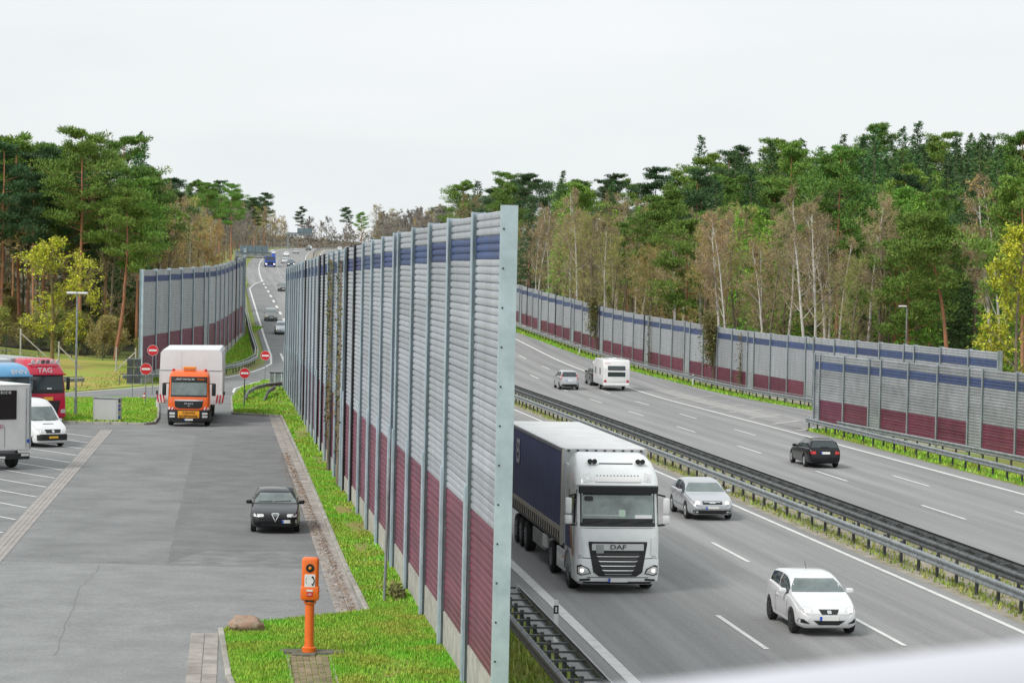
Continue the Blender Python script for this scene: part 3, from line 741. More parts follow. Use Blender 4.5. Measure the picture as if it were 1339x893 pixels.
# emergency telephone
ph = thing('emergency_telephone', 'orange roadside emergency telephone on a round post', 'telephone', P3(-4.66, 57.75, .14), (0, 0, R(2)))
obj('post', lathe(BM(), [(.17, 0), (.17, .12), (.12, .14), (.11, .2), (.11, 1.28), (0, 1.28)], 24), M_ORANGE, ph, smooth=True, angle=40)
hb = box(BM(), (0, 0, 1.78), (.40, .30, .96), bev=.07, seg=3); hd = obj('housing', hb, M_ORANGE, ph, smooth=True)
obj('lower_flange', box(BM(), (0, -.01, 1.42), (.44, .33, .34), bev=.05, seg=2), M_ORANGE, ph, smooth=True)
obj('collar', lathe(BM(), [(.13, 1.16), (.15, 1.18), (.15, 1.28), (0, 1.28)], 20), M_ORANGE, ph)
obj('handle_slot', box(BM(), (0, -.125, 1.24), (.2, .06, .06), bev=.01), M_BLACK, ph)
Mf = Matrix.Translation((0, -.152, 2.02)) @ Matrix.Rotation(R(90), 4, 'X')
ls = obj('speaker_recess', lathe(BM(), [(0, 0), (.1, 0), (.1, .012), (.07, .014), (.07, .004), (0, .004)], 24, Mf), M_BLACK, hd)
obj('signal_lamp', lathe(BM(), [(.04, .0), (.035, .03), (0, .045)], 14, Mf), M_AMBER, ls)
wp = obj('pictogram_plate', box(BM(), (0, -.157, 1.72), (.25, .012, .3), bev=.004), M_WHITE, hd)
arc = [(.03 + .07 * math.cos(a), -.168, 1.72 + .1 * math.sin(a)) for a in [R(-75 + k * 15) for k in range(11)]]
obj('receiver_symbol', tube(BM(), arc, [.03, .024, .014, .013, .013, .013, .013, .013, .014, .024, .03], 6), M_BLACK, wp)
arc2 = [(-.05 + .045 * math.cos(a), -.166, 1.72 + .08 * math.sin(a)) for a in [R(110 + k * 14) for k in range(11)]]
obj('sound_wave', tube(BM(), arc2, .004, 4), M_GALVD, wp)
obj('label_plate', box(BM(), (0, -.18, 1.49), (.14, .012, .045)), M_WHITE, ph)
rp = obj('red_label', box(BM(), (0, -.18, 1.4), (.14, .012, .1)), M_RED, ph)
put('lettering', text_mesh('SOS', .055, .003, M_WHITE), rp, (0, -.188, 1.4), (R(90), 0, 0))
# boulder
bm = BM(); bmesh.ops.create_icosphere(bm, subdivisions=4, radius=1)
for v in bm.verts:
    n1 = noise.fractal(v.co * 1.3 + Vector((4, 2, 1)), 1, 2, 4); v.co *= 1 + .28 * n1
    v.co.x *= .48; v.co.y *= .36; v.co.z *= .30
    if v.co.z < -.12: v.co.z = -.12
o = obj('boulder', bm, mat('reddish sandstone', (.34, .2, .14), .9, col2=(.42, .34, .27), vscale=3, bump=.6, bscale=12, detail=8), smooth=True, angle=28)
o.location = P3(-6.5, 61.2, .2); o.rotation_euler = (0, .1, .5); tag(o, 'reddish sandstone boulder lying on the grass island corner', 'boulder')
# bare pole at the barrier
o = obj('signpost_pole', tube(BM(), [(0, 0, -.2), (.0, 0, 3.95)], .04, 10), M_GALV, smooth=True); o.location = P3(-3.38, 67.4, .1); o.rotation_euler = (0, R(1), 0)
tag(o, 'bare grey steel pole standing in the grass before the tall barrier', 'pole')
# old fence posts with braces on the meadow
def fence_post(x, y, h, brace=None, n=''):
    root = thing('fence_post', n, 'fence post', P3(x, y), (0, 0, 0), 'remains of the meadow fence')
    obj('upright', box(BM(), (0, 0, h / 2 - .1), (.14, .14, h + .2), bev=.02), M_CONC, root)
    if brace: obj('brace', bar(BM(), (0, 0, h * .85), (brace, .3, .1), .11), M_CONC, root)
for a in ((-45.8, 228, 2.6, 2.3, 'concrete fence post with right-leaning brace far left on the meadow'), (-40.0, 216, 2.4, 1.9, 'concrete fence post with brace behind the red truck'), (-35.4, 219, 2.1, None, 'plain concrete fence post near the middle of the meadow'),
          (-33.2, 216, 2.2, -1.9, 'concrete fence post with left-leaning brace on the meadow'), (-34.0, 228, 1.9, None, 'plain concrete fence post close to the wood edge')): fence_post(a[0], a[1], a[2], a[3], a[4])
fr = thing('bicycle_rack_fence', 'low grey tube railing left of the red truck on the meadow', 'railing', P3(-45.5, 215))
obj('rail', tube(tube(BM(), [(-1.3, 0, 1.1), (1.5, 0, 1.1)], .035, 6), [(-1.3, 0, .25), (1.5, 0, .25)], .03, 6), M_GALVD, fr)
for k in range(8): obj('bar', tube(BM(), [(-1.3 + k * .4, 0, -.1), (-1.3 + k * .4, 0, 1.1)], .025, 5), M_GALVD, fr)
fr.name = 'meadow_railing'
# wire mesh fence at the wood's edge
wf = thing('mesh_fence', 'dark green wire fence along the edge of the left wood', 'fence', P3(-56, 226)); L0 = Vector(wf.location); px = None
M_GW = mat('green wire', (.02, .06, .045), .6)
pp = [(-56 + 2.9 * k, 226 + .9 * k * (1 if k < 6 else .9)) for k in range(9)]
for a, b in zip(pp, pp[1:]):
    bm = BM(); A, B = P3(*a) - L0, P3(*b) - L0
    for k in range(9): bar(bm, A + Vector((0, 0, .1 + k * .2)), B + Vector((0, 0, .1 + k * .2)), .018)
    for k in range(20):
        p = A.lerp(B, k / 20); bar(bm, p + Vector((0, 0, .05)), p + Vector((0, 0, 1.75)), .014)
    obj('mesh_panel', bm, M_GW, wf)
for a in pp: obj('post', tube(BM(), [P3(*a) - L0, P3(*a) - L0 + Vector((0, 0, 1.9))], .04, 6), M_GW, wf)
# gantries
def gantry(label, s, t0, t1, h, sign_t, sign_h, panes, pw, beam_h=1.0):
    root = thing('sign_gantry', label, 'sign gantry', RP(s, t0)); L0 = Vector(root.location)
    A, B = RP(s, t0) - L0, RP(s, t1); B = Vector((B.x, B.y, L0.z)) - L0; d = (B - A).normalized(); ang = math.atan2(d.y, d.x)
    obj('leg', box(BM(), A + Vector((0, 0, (h + .5) / 2)), (.7, .7, h + 1.5), rz=ang), M_GALV, root)
    obj('crossbeam', box(BM(), (A + B) / 2 + Vector((0, 0, h + beam_h / 2)), ((B - A).length, .6, beam_h), rz=ang), M_GALV, root)
    obj('walkway', box(BM(), (A + B) / 2 + Vector((0, -.6, h - .25)), ((B - A).length, .9, .2), rz=ang), M_GALVD, root)
    for k in range(panes):
        c = A + d * (sign_t + k * pw) + Vector((0, -.4, h + beam_h + sign_h / 2 - .1)); pn = obj('sign_panel', box(BM(), c, (pw * .86, .12, sign_h), rz=ang), mat('board back blue grey', (.16, .22, .26), .5, .2, var=.15, vscale=1), root)
        obj('frame', box(box(BM(), c + Vector((-pw * .46, -.1, 0)), (.14, .1, sign_h + .2), rz=ang), c + Vector((pw * .46, -.1, 0)), (.14, .1, sign_h + .2), rz=ang), M_GALV, pn)
    return root
gantry('sign gantry with a row of grey boards low over the slip lane', 432, 4.6, 10.7, 5.3, 1.2, 1.15, 4, 1.25, .8)
gantry('distant overhead sign gantry standing on the hill crest', 975, 9.0, 18.5, 5.6, 4.6, 1.9, 3, 2.0, .9)

# ================================================================== VEHICLES
# local frame: -X is forward, +Z up, ground at z=0, origin at the middle of the vehicle
def pchip(pts):
    xs = np.array([p[0] for p in pts], float); ys = np.array([p[1] for p in pts], float)
    h = np.diff(xs); d = np.diff(ys) / h; m = np.zeros_like(ys)
    for i in range(1, len(xs) - 1):
        if d[i - 1] * d[i] > 0:
            w1, w2 = 2 * h[i] + h[i - 1], h[i] + 2 * h[i - 1]; m[i] = (w1 + w2) / (w1 / d[i - 1] + w2 / d[i])
    m[0], m[-1] = d[0], d[-1]
    def f(x):
        x = min(max(x, xs[0]), xs[-1]); i = min(len(xs) - 2, max(0, int(np.searchsorted(xs, x) - 1))); t = (x - xs[i]) / h[i]
        return float((2 * t**3 - 3 * t**2 + 1) * ys[i] + (t**3 - 2 * t**2 + t) * h[i] * m[i] + (-2 * t**3 + 3 * t**2) * ys[i + 1] + (t**3 - t**2) * h[i] * m[i + 1])
    return f
AX = {'front': (Vector((1, 0, 0)), lambda a, b: Vector((-20, a, b))), 'rear': (Vector((-1, 0, 0)), lambda a, b: Vector((20, a, b))),
      'left': (Vector((0, 1, 0)), lambda a, b: Vector((a, -6, b))), 'right': (Vector((0, -1, 0)), lambda a, b: Vector((a, 6, b))), 'top': (Vector((0, 0, -1)), lambda a, b: Vector((a, b, 12)))}
def decal(bvh, poly, ax, off=.008, sp=.09, rim=.03):
    """thin piece laid on the bodywork: polygon in the projected plane, draped by ray casting"""
    d, org = AX[ax]; bm = BM(); bm.faces.new([bm.verts.new((a, b, 0)) for a, b in poly])
    for k in (0, 1):
        lo, hi = min(p[k] for p in poly), max(p[k] for p in poly); n = int((hi - lo) / sp)
        for i in range(1, n + 1):
            c = lo + (hi - lo) * i / (n + 1); co = (c, 0, 0) if k == 0 else (0, c, 0); no = (1, 0, 0) if k == 0 else (0, 1, 0)
            bmesh.ops.bisect_plane(bm, geom=bm.verts[:] + bm.edges[:] + bm.faces[:], plane_co=co, plane_no=no, dist=1e-5)
    bmesh.ops.triangulate(bm, faces=bm.faces[:])
    miss = []
    for v in bm.verts:
        o = org(v.co.x, v.co.y); h = bvh.ray_cast(o, d)
        if h[0] is None:
            n_ = bvh.find_nearest(o + d * (20 if ax in ('front', 'rear') else 6)); h = n_
        v.co = h[0] - d * off
    be = [e for e in bm.edges if e.is_boundary]
    r = bmesh.ops.extrude_edge_only(bm, edges=be)
    for v in [g for g in r['geom'] if isinstance(g, bmesh.types.BMVert)]: v.co += d * rim
    fixn(bm)
    if sum((f.normal.dot(-d)) * f.calc_area() for f in bm.faces) < 0: bmesh.ops.reverse_faces(bm, faces=bm.faces[:])
    return bm
def mir(poly, ax): return [(-a, b) for a, b in poly][::-1] if ax in ('front', 'rear') else poly
def rect(x0, x1, y0, y1, r=0):
    if not r: return [(x0, y0), (x1, y0), (x1, y1), (x0, y1)]
    o = []
    for cx, cy, a0 in ((x1 - r, y0 + r, -90), (x1 - r, y1 - r, 0), (x0 + r, y1 - r, 90), (x0 + r, y0 + r, 180)):
        for k in range(4): a = R(a0 + k * 30); o.append((cx + r * math.cos(a), cy + r * math.sin(a)))
    return o
_wh = {}
def wheel(parent, x, y, r, w=.2, rimm=None, rr=.64, name='wheel', spokes=7, dish=.03):
    sg = 1 if y > 0 else -1; key = (round(r, 3), round(w, 3), sg, (rimm or M_RIM).name, spokes)
    if key not in _wh:
        M = Matrix.Rotation(R(-90 * sg), 4, 'X')
        bm = lathe(BM(), [(r * rr * .9, -w / 2), (r * .93, -w / 2), (r, -w * .36), (r, w * .36), (r * .93, w / 2), (r * rr, w / 2), (r * rr * .96, w * .3), (0, w * .3)], 28, M); fixn(bm)
        t = mesh_of(bm, 'tyre', M_RUBBER, True, 40)
        bm = BM(); lathe(bm, [(r * rr * .97, w * .46), (r * rr * .97, w * .5), (r * rr * .84, w * .47), (r * rr * .84, w * .42)], 28, M)
        lathe(bm, [(0, w * .52), (r * .16, w * .5), (r * .18, w * .38), (0, w * .38)], 14, M)
        for k in range(spokes):
            a = 2 * math.pi * k / spokes; p = M @ Vector((math.cos(a) * r * .13, math.sin(a) * r * .13, w * .44)); q = M @ Vector((math.cos(a) * r * rr * .88, math.sin(a) * r * rr * .88, w * .44))
            bar(bm, p, q, r * .17, .03)
        fixn(bm); _wh[key] = (t, mesh_of(bm, 'rim', rimm or M_RIM))
    t, rm = _wh[key]
    o = put(name, t, parent, (x, y, r)); put('rim', rm, o); return o
CARS = {
 'hatch': dict(L=4.05, W=1.69, H=1.445, wb=2.47, fo=.80, r=.31, top=[(0, .60), (.04, .66), (.12, .71), (.35, .79), (.75, .90), (1.02, .97), (1.15, 1.02), (1.92, 1.385), (2.2, 1.43), (2.6, 1.445), (3.2, 1.41), (3.6, 1.33), (3.86, 1.02), (3.96, .9), (4.02, .75), (4.05, .6)],
    belt=[(0, .52), (.12, .62), (.4, .70), (1.0, .88), (2, .95), (3.4, 1.03), (3.86, .98), (4.05, .56)], cowl=1.05, rf=1.98, rr=3.58, rb=3.88, door=(1.25, 2.55, 3.45), bpil=2.45),
 'sedan': dict(L=4.80, W=1.81, H=1.45, wb=2.76, fo=.92, r=.32, top=[(0, .58), (.04, .66), (.12, .72), (.4, .80), (.9, .90), (1.28, .955), (1.42, 1.0), (2.22, 1.38), (2.5, 1.43), (2.9, 1.45), (3.3, 1.42), (3.6, 1.36), (4.18, 1.06), (4.4, 1.03), (4.66, .99), (4.76, .85), (4.8, .62)],
    belt=[(0, .5), (.12, .62), (.4, .72), (1.3, .88), (2.2, .93), (3.6, .97), (4.3, .96), (4.66, .9), (4.8, .56)], cowl=1.3, rf=2.25, rr=3.55, rb=4.2, door=(1.5, 2.75, 3.75), bpil=2.7),
 'sedan2': dict(L=4.43, W=1.745, H=1.415, wb=2.595, fo=.94, r=.31, top=[(0, .56), (.04, .64), (.12, .69), (.4, .78), (.9, .88), (1.25, .935), (1.4, .99), (2.15, 1.35), (2.45, 1.4), (2.8, 1.415), (3.2, 1.38), (3.45, 1.31), (3.95, 1.05), (4.1, 1.02), (4.3, .97), (4.39, .8), (4.43, .6)],
    belt=[(0, .48), (.12, .6), (.4, .69), (1.2, .85), (2.2, .91), (3.4, .96), (4.0, .95), (4.3, .88), (4.43, .55)], cowl=1.28, rf=2.2, rr=3.4, rb=3.98, door=(1.45, 2.6, 3.5), bpil=2.55),
 'wagon': dict(L=4.48, W=1.74, H=1.41, wb=2.725, fo=.75, r=.315, top=[(0, .58), (.04, .66), (.12, .72), (.4, .80), (1.0, .90), (1.3, .945), (1.42, .99), (2.18, 1.36), (2.5, 1.4), (3.0, 1.41), (3.6, 1.39), (3.98, 1.34), (4.28, 1.0), (4.38, .92), (4.45, .78), (4.48, .6)],
    belt=[(0, .5), (.12, .62), (.4, .72), (1.3, .86), (2.2, .91), (3.9, .95), (4.28, .94), (4.48, .56)], cowl=1.32, rf=2.2, rr=3.96, rb=4.3, door=(1.5, 2.7, 3.95), bpil=2.65),
 'mpv': dict(L=4.05, W=1.69, H=1.62, wb=2.63, fo=.78, r=.31, top=[(0, .62), (.04, .70), (.12, .76), (.35, .86), (.7, .99), (.85, 1.06), (1.75, 1.53), (2.1, 1.6), (2.6, 1.62), (3.3, 1.6), (3.7, 1.53), (3.92, 1.1), (3.99, .95), (4.03, .8), (4.05, .62)],
    belt=[(0, .54), (.12, .66), (.4, .78), (.9, .96), (2, 1.02), (3.6, 1.08), (3.92, 1.04), (4.05, .58)], cowl=.85, rf=1.82, rr=3.68, rb=3.94, door=(1.1, 2.4, 3.5), bpil=2.35),
 'suv': dict(L=4.6, W=1.84, H=1.70, wb=2.65, fo=.85, r=.35, top=[(0, .72), (.04, .82), (.12, .9), (.4, .98), (1.0, 1.05), (1.25, 1.1), (1.9, 1.6), (2.2, 1.68), (2.7, 1.7), (3.6, 1.68), (4.2, 1.6), (4.45, 1.15), (4.53, 1.0), (4.58, .85), (4.6, .7)],
    belt=[(0, .62), (.12, .78), (.4, .9), (1.2, 1.02), (2, 1.07), (4.1, 1.12), (4.45, 1.08), (4.6, .65)], cowl=1.15, rf=1.95, rr=4.18, rb=4.47, door=(1.4, 2.6, 3.8), bpil=2.55),
 'van': dict(L=5.6, W=1.94, H=2.42, wb=3.2, fo=.95, r=.34, top=[(0, .62), (.04, .78), (.12, .9), (.35, 1.05), (.75, 1.22), (.95, 1.3), (1.72, 2.05), (1.95, 2.22), (2.35, 2.38), (2.8, 2.42), (5.0, 2.42), (5.45, 2.36), (5.55, 2.2), (5.58, 1.5), (5.6, .7)],
    belt=[(0, .55), (.12, .75), (.4, .92), (1.0, 1.2), (2, 1.25), (5.3, 1.3), (5.55, 1.2), (5.6, .6)], cowl=.95, rf=1.78, rr=5.45, rb=5.56, door=(1.3, 2.3, 2.3), bpil=2.3),
}
_body = {}
def car_body(kind):
    if kind in _body: return _body[kind]
    c = CARS[kind]; L, W, H = c['L'], c['W'], c['H']; top, belt = pchip(c['top']), pchip(c['belt'])
    van = kind == 'van'
    bot = pchip([(0, .38), (.05, .26), (.2, .20), (.8, .19), (L - .8, .19), (L - .25, .24), (L - .04, .34), (L, .40)])
    plan = pchip([(0, .66), (.04, .76), (.12, .85), (.35, .94), (.8, .985), (1.4, 1), (L - 1.2, 1), (L - .5, .975), (L - .15, .9 if not van else .96), (L - .04, .82 if not van else .93), (L, .74 if not van else .9)])
    roofh = W / 2 * (.70 if not van else .80)
    xs = sorted(set([0, .015, .04, .08, .13, .2] + [i * .1 for i in range(3, int(L * 10) - 2)] + [L - .2, L - .13, L - .08, L - .04, L - .015, L]))
    secs = []
    gH = H - belt(L * .5)
    for x in xs:
        w = W / 2 * plan(x); zb, zsx, zt = bot(x), belt(x), top(x); zsx = min(zsx, zt - .02); g = min(1, max(0, (zt - zsx) / gH)) ; hb = zsx - zb
        wr = w * .9 * (1 - g) + roofh * g * (.75 + .25 * plan(x))
        pts = [(0, zb), (.78 * w, zb), (.93 * w, zb + .05), (.985 * w, zb + hb * .25), (w, zb + hb * .52), (.99 * w, zb + hb * .72), (.975 * w, zb + hb * .9), (.945 * w, zsx)]
        w7 = .925 * w
        up = zt - zsx
        pts += [(w7 * (1 - .05 * g) - 0, zsx + up * (.06 + .06 * (1 - g))), ((w7 * .55 + wr * .45), zsx + up * .5 + .01), (wr * 1.02, zsx + up * .86), (wr * .9, zsx + up * .95), (wr * .6, zsx + up * .99), (0, zt)]
        secs.append((x - L / 2, pts))
    bm = BM(); rings = []
    for x, pts in secs:
        full = [(y, z) for y, z in pts] + [(-y, z) for y, z in pts[-2:0:-1]]
        rings.append([bm.verts.new((x, y, z)) for y, z in full])
    n = len(rings[0])
    for a, b in zip(rings, rings[1:]):
        for k in range(n): bm.faces.new((a[k], a[(k + 1) % n], b[(k + 1) % n], b[k]))
    bm.faces.new(rings[0][::-1]); bm.faces.new(rings[-1]); fixn(bm)
    bvh = BVHTree.FromBMesh(bm)
    # wheel arches cut out
    bo = put('body', mesh_of(bm, 'body'))
    cb_ = BM()
    for wx in (c['fo'] - L / 2, c['fo'] + c['wb'] - L / 2):
        for sg in (-1, 1):
            r_ = bmesh.ops.create_cone(cb_, segments=28, radius1=c['r'] + .055, radius2=c['r'] + .055, depth=.34, cap_ends=True, matrix=Matrix.Translation((wx, sg * (W / 2 - .1), c['r'] + .01)) @ Matrix.Rotation(R(90), 4, 'X'))
    co = put('cut', mesh_of(cb_, 'cut'))
    md = bo.modifiers.new('b', 'BOOLEAN'); md.operation = 'DIFFERENCE'; md.object = co; md.solver = 'EXACT'
    me = eval_mesh(bo); bpy.data.objects.remove(bo); bpy.data.objects.remove(co)
    me.materials.clear(); me.shade_smooth(); me.set_sharp_from_angle(angle=R(38)); me.name = 'car_body'
    _body[kind] = (me, bvh, top, belt); return _body[kind]
def place(x, y, head, h):
    """location and rotation for a vehicle centred at x,y heading along head"""
    head = Vector(head).normalized(); back = -head
    zf, zr = GZ(x + head.x * 1.5, y + head.y * 1.5), GZ(x - head.x * 1.5, y - head.y * 1.5)
    return Vector((x, y, (zf + zr) / 2 + h)), (0, -math.atan2(zr - zf, 3.0), math.atan2(back.y, back.x))
def car(kind, label, col, xy, head, group=None, detail=2, lights=False, name='car', cat='car', metal=.0, rim=None, plate='w', black_low=False, screen=None, driver=False):
    c = CARS[kind]; L, W, H = c['L'], c['W'], c['H']; me, bvh, top, belt = car_body(kind); P = paint(col[0], col[1], .28, metal)
    loc, rot = place(xy[0], xy[1], head, .012); root = thing(name, label, cat, loc, rot, group)
    b = me.copy(); b.materials.clear(); b.materials.append(P); body = put('body', b, root)
    X = lambda x: x - L / 2
    def D(nm, poly, ax, m, par=root, off=.008, sp=.09, rim_=.03): return obj(nm, decal(bvh, poly, ax, off, sp, rim_), m, par, smooth=True, angle=40)
    # glass
    zc, zr_ = top(c['cowl']), top(c['rf']); wb_, wt = W / 2 * .85, W / 2 * .62; van = kind == 'van'
    if van: wb_, wt = W / 2 * .82, W / 2 * .72
    D('windscreen', [(-wb_, zc + .035), (wb_, zc + .035), (wb_ * .96, zc + (zr_ - zc) * .3), (wt, zr_ - .09), (-wt, zr_ - .09), (-wb_ * .96, zc + (zr_ - zc) * .3)], 'front', screen or M_SCREEN)
    zb2 = top(c['rb']); zr2 = top(c['rr'])
    if not van: D('rear_window', [(-wb_ * .93, zb2 + .03), (wb_ * .93, zb2 + .03), (wt * 1.02, zr2 - .05), (-wt * 1.02, zr2 - .05)], 'rear', M_GLASS)
    for sd in ('left', 'right'):
        def top_at(x): return belt(x) + (top(x) - belt(x)) * .80
        a, bp, e = c['cowl'] + .32, c['bpil'], c['rr'] - .12
        if van: e = bp
        n = 5; p1 = [(X(a), belt(a) + .05)]
        xs1 = [a + (bp - .04 - a) * i / n for i in range(n + 1)]
        poly = [(X(x), belt(x) + .045) for x in xs1] + [(X(x), max(belt(x) + .06, top_at(x))) for x in reversed(xs1)]
        D('side_window', poly, sd, M_GLASS)
        if not van:
            xs2 = [bp + .04 + (e - bp - .04) * i / n for i in range(n + 1)]
            poly = [(X(x), belt(x) + .045) for x in xs2] + [(X(x - .06 * (i == 0)), max(belt(x) + .06, top_at(x))) for i, x in enumerate(reversed(xs2))]
            D('side_window', poly, sd, M_GLASS)
    rr = c['r']
    for wx in (c['fo'], c['fo'] + c['wb']):
        for sg in (-1, 1): wheel(root, X(wx), sg * (W / 2 - .115), rr, .2, rim)
    if detail >= 1:
        for sg in (-1, 1):
            mr = box(BM(), (X(c['cowl'] + .42), sg * (W / 2 + .06), belt(c['cowl'] + .4) + .09), (.16, .21, .14), bev=.045, seg=2)
            o = obj('mirror', mr, P, root, smooth=True); bm = bar(BM(), (X(c['cowl'] + .42), sg * (W / 2 - .12), belt(c['cowl'] + .4) + .03), (X(c['cowl'] + .42), sg * (W / 2 + .02), belt(c['cowl'] + .4) + .05), .05); obj('mirror_foot', bm, M_BLACK, o)
    return dict(root=root, D=D, X=X, c=c, W=W, L=L, top=top, belt=belt, bvh=bvh, P=P, body=body)
def plate(k, ax, z, y0=0, yel=False, w=.5, off=.02):
    o = k['D']('number_plate', rect(y0 - w / 2, y0 + w / 2, z - .055, z + .055), ax, M_PLATEY if yel else M_PLATE, off=off, sp=.3)
    if not yel:
        sg = 1 if ax == 'front' else -1; e = y0 + sg * (w / 2 - .03)
        k['D']('blue_band', rect(e - .03, e + .03, z - .052, z + .052), ax, M_EUBLUE, par=o, off=off + .006, sp=.3)
    return o
def twin(k, nm, poly, ax, m, off=.01, lab=None, sp=.09):
    a = k['D'](nm, poly, ax, m, off=off, sp=sp); b = k['D'](nm, mir(poly, ax), ax, m, off=off, sp=sp); return a, b
HL = (-DX, -DY); HRt = (DX, DY)
silver, white, black = ('silver', (.52, .54, .57)), ('white', (.78, .79, .8)), ('black', (.012, .013, .016))
# ---- white hatchback
k = car('hatch', 'white small hatchback with lit headlamps, nearest car on the motorway', white, XY(*ST(8.08, 64.85)), HL, lights=True, rim=M_POSTD)
for p, m_ in (([(.42, .66), (.74, .60), (.80, .70), (.62, .765), (.46, .72)], M_LAMP),): twin(k, 'headlight', p, 'front', m_)
twin(k, 'headlight_bulb', rect(.50, .64, .64, .71, .03), 'front', M_LAMPON, off=.02)
k['D']('grille', [(-.27, .70), (-.2, .58), (.2, .58), (.27, .70)], 'front', M_BLACK, off=.012)
k['D']('emblem', rect(-.055, .055, .6, .68, .02), 'front', M_CHROME, off=.025)
k['D']('lower_grille', [(-.42, .42), (-.26, .30), (.26, .30), (.42, .42)], 'front', M_BLACK, off=.012)
twin(k, 'fog_lamp_recess', [(.5, .33), (.78, .36), (.76, .46), (.66, .45)], 'front', M_BLACK, off=.012)
plate(k, 'front', .475)
obj('aerial', tube(BM(), [(k['X'](2.55), 0, 1.43), (k['X'](2.75), 0, 1.63)], .006, 5), M_BLACK, k['root'])
for sd in ('left', 'right'):
    k['D']('sill_strip', rect(k['X'](1.15), k['X'](2.85), .27, .31), sd, M_WHITE, off=.012); k['D']('door_handle', rect(k['X'](2.2), k['X'](2.4), .80, .835), sd, M_WHITE, off=.03)
    k['D']('door_gap', rect(k['X'](1.22), k['X'](1.232), .32, .86), sd, M_BLACK, off=.004); k['D']('door_gap', rect(k['X'](2.5), k['X'](2.512), .32, .9), sd, M_BLACK, off=.004)
# ---- silver sedan
k = car('sedan', 'silver saloon beside the median guardrail, following the white hatchback', silver, XY(*ST(7.5, 95.6)), HL, metal=.35)
twin(k, 'headlight', [(.45, .62), (.80, .60), (.82, .70), (.72, .755), (.47, .74)], 'front', M_LAMP); twin(k, 'headlight_bulb', rect(.5, .64, .65, .72, .02), 'front', M_LAMPON, off=.02)
k['D']('grille', rect(-.38, .38, .62, .745, .03), 'front', M_BLACK, off=.012); k['D']('emblem', rect(-.12, .12, .66, .70, .015), 'front', M_CHROME, off=.025)
k['D']('lower_bumper', rect(-.82, .82, .22, .4), 'front', M_BLACK, off=.01); twin(k, 'fog_lamp', rect(.55, .64, .3, .36, .02), 'front', M_LAMP, off=.02)
k['D']('bumper_strip', rect(-.84, .84, .43, .46), 'front', M_GALV, off=.02); plate(k, 'front', .48)
for sd in ('left', 'right'):
    k['D']('side_trim', rect(k['X'](1.3), k['X'](3.5), .46, .52), sd, M_GALV, off=.014)
    for a in (2.4, 3.4): k['D']('door_handle', rect(k['X'](a), k['X'](a + .2), .80, .835), sd, M_GALV, off=.03)
    for a in (1.55, 2.7): k['D']('door_gap', rect(k['X'](a), k['X'](a + .012), .3, .88), sd, M_BLACK, off=.004)
# ---- black saloon in the parking lane
k = car('sedan2', 'black saloon driving down the parking lane towards the camera', black, (-8.35, 87.4), (.098, -.995))
twin(k, 'headlight', rect(.40, .76, .595, .69, .04), 'front', M_LAMP)
k['D']('shield_grille', [(-.14, .69), (0, .42), (.14, .69), (.1, .72), (-.1, .72)], 'front', M_CHROME, off=.02); k['D']('shield_mesh', [(-.105, .685), (0, .47), (.105, .685), (0, .69)], 'front', M_BLACK, off=.032)
for sg in (-1, 1): k['D']('grille_slot', rect(*sorted((sg * .18, sg * .38)), .62, .66), 'front', M_BLACK, off=.008)
k['D']('lower_grille', rect(-.5, .5, .27, .36, .02), 'front', M_BLACK, off=.01)
plate(k, 'front', .44, -.48)
k['D']('wiper', [(-.55, 1.02), (.05, 1.0), (.05, 1.025), (-.55, 1.045)], 'front', M_BLACK, off=.03); k['D']('wiper', [(.1, 1.0), (.6, 1.0), (.6, 1.02), (.1, 1.03)], 'front', M_BLACK, off=.03)
# ---- black estate seen from behind
k = car('wagon', 'black estate car driving away on the right carriageway', black, XY(*ST(15.45, 123.8)), HRt)
twin(k, 'tail_light', [(.48, .70), (.80, .70), (.80, .82), (.50, .85)], 'rear', M_TAIL, off=.012)
plate(k, 'rear', .76, w=.46); k['D']('bumper_line', rect(-.8, .8, .56, .575), 'rear', M_BLACK, off=.012); k['D']('rear_wiper', rect(-.2, .2, 1.03, 1.06), 'rear', M_BLACK, off=.03)
k['D']('lamp_lens', rect(.66, .72, .75, .79), 'rear', M_AMBER, off=.02); obj('roof_rail', bar(BM(), (k['X'](2.4), -.55, 1.42), (k['X'](3.9), -.52, 1.4), .03), M_CHROME, k['root']); obj('roof_rail', bar(BM(), (k['X'](2.4), .55, 1.42), (k['X'](3.9), .52, 1.4), .03), M_CHROME, k['root'])
k['D']('blue_mirror_glass', rect(0, .01, .8, .81), 'rear', M_EUBLUE) if 0 else None
# ---- silver people carrier seen from behind
k = car('mpv', 'silver compact people carrier driving away left of the caravan', silver, XY(*ST(4.65, 207)), HRt, metal=.35)
twin(k, 'tail_light', [(.66, .85), (.80, .85), (.70, 1.28), (.58, 1.28)], 'rear', M_TAIL, off=.012); plate(k, 'rear', .80, w=.46); k['D']('bumper', rect(-.82, .82, .28, .48), 'rear', M_BLACK, off=.01)
# ---- dark off-road car towing the caravan
k = car('suv', 'dark off-road car towing the white caravan', ('anthracite', (.03, .032, .036)), XY(*ST(7.6, 214)), HRt)
twin(k, 'tail_light', rect(.7, .84, .9, 1.2), 'rear', M_TAIL, off=.012); plate(k, 'rear', .7, w=.46); obj('roof_highlight', box(BM(), (.2, 0, 1.86), (1.9, .8, .32), bev=.1, seg=3), M_WHITE, k['root'], smooth=True)  # white block added on the roof, standing for its bright sky reflection
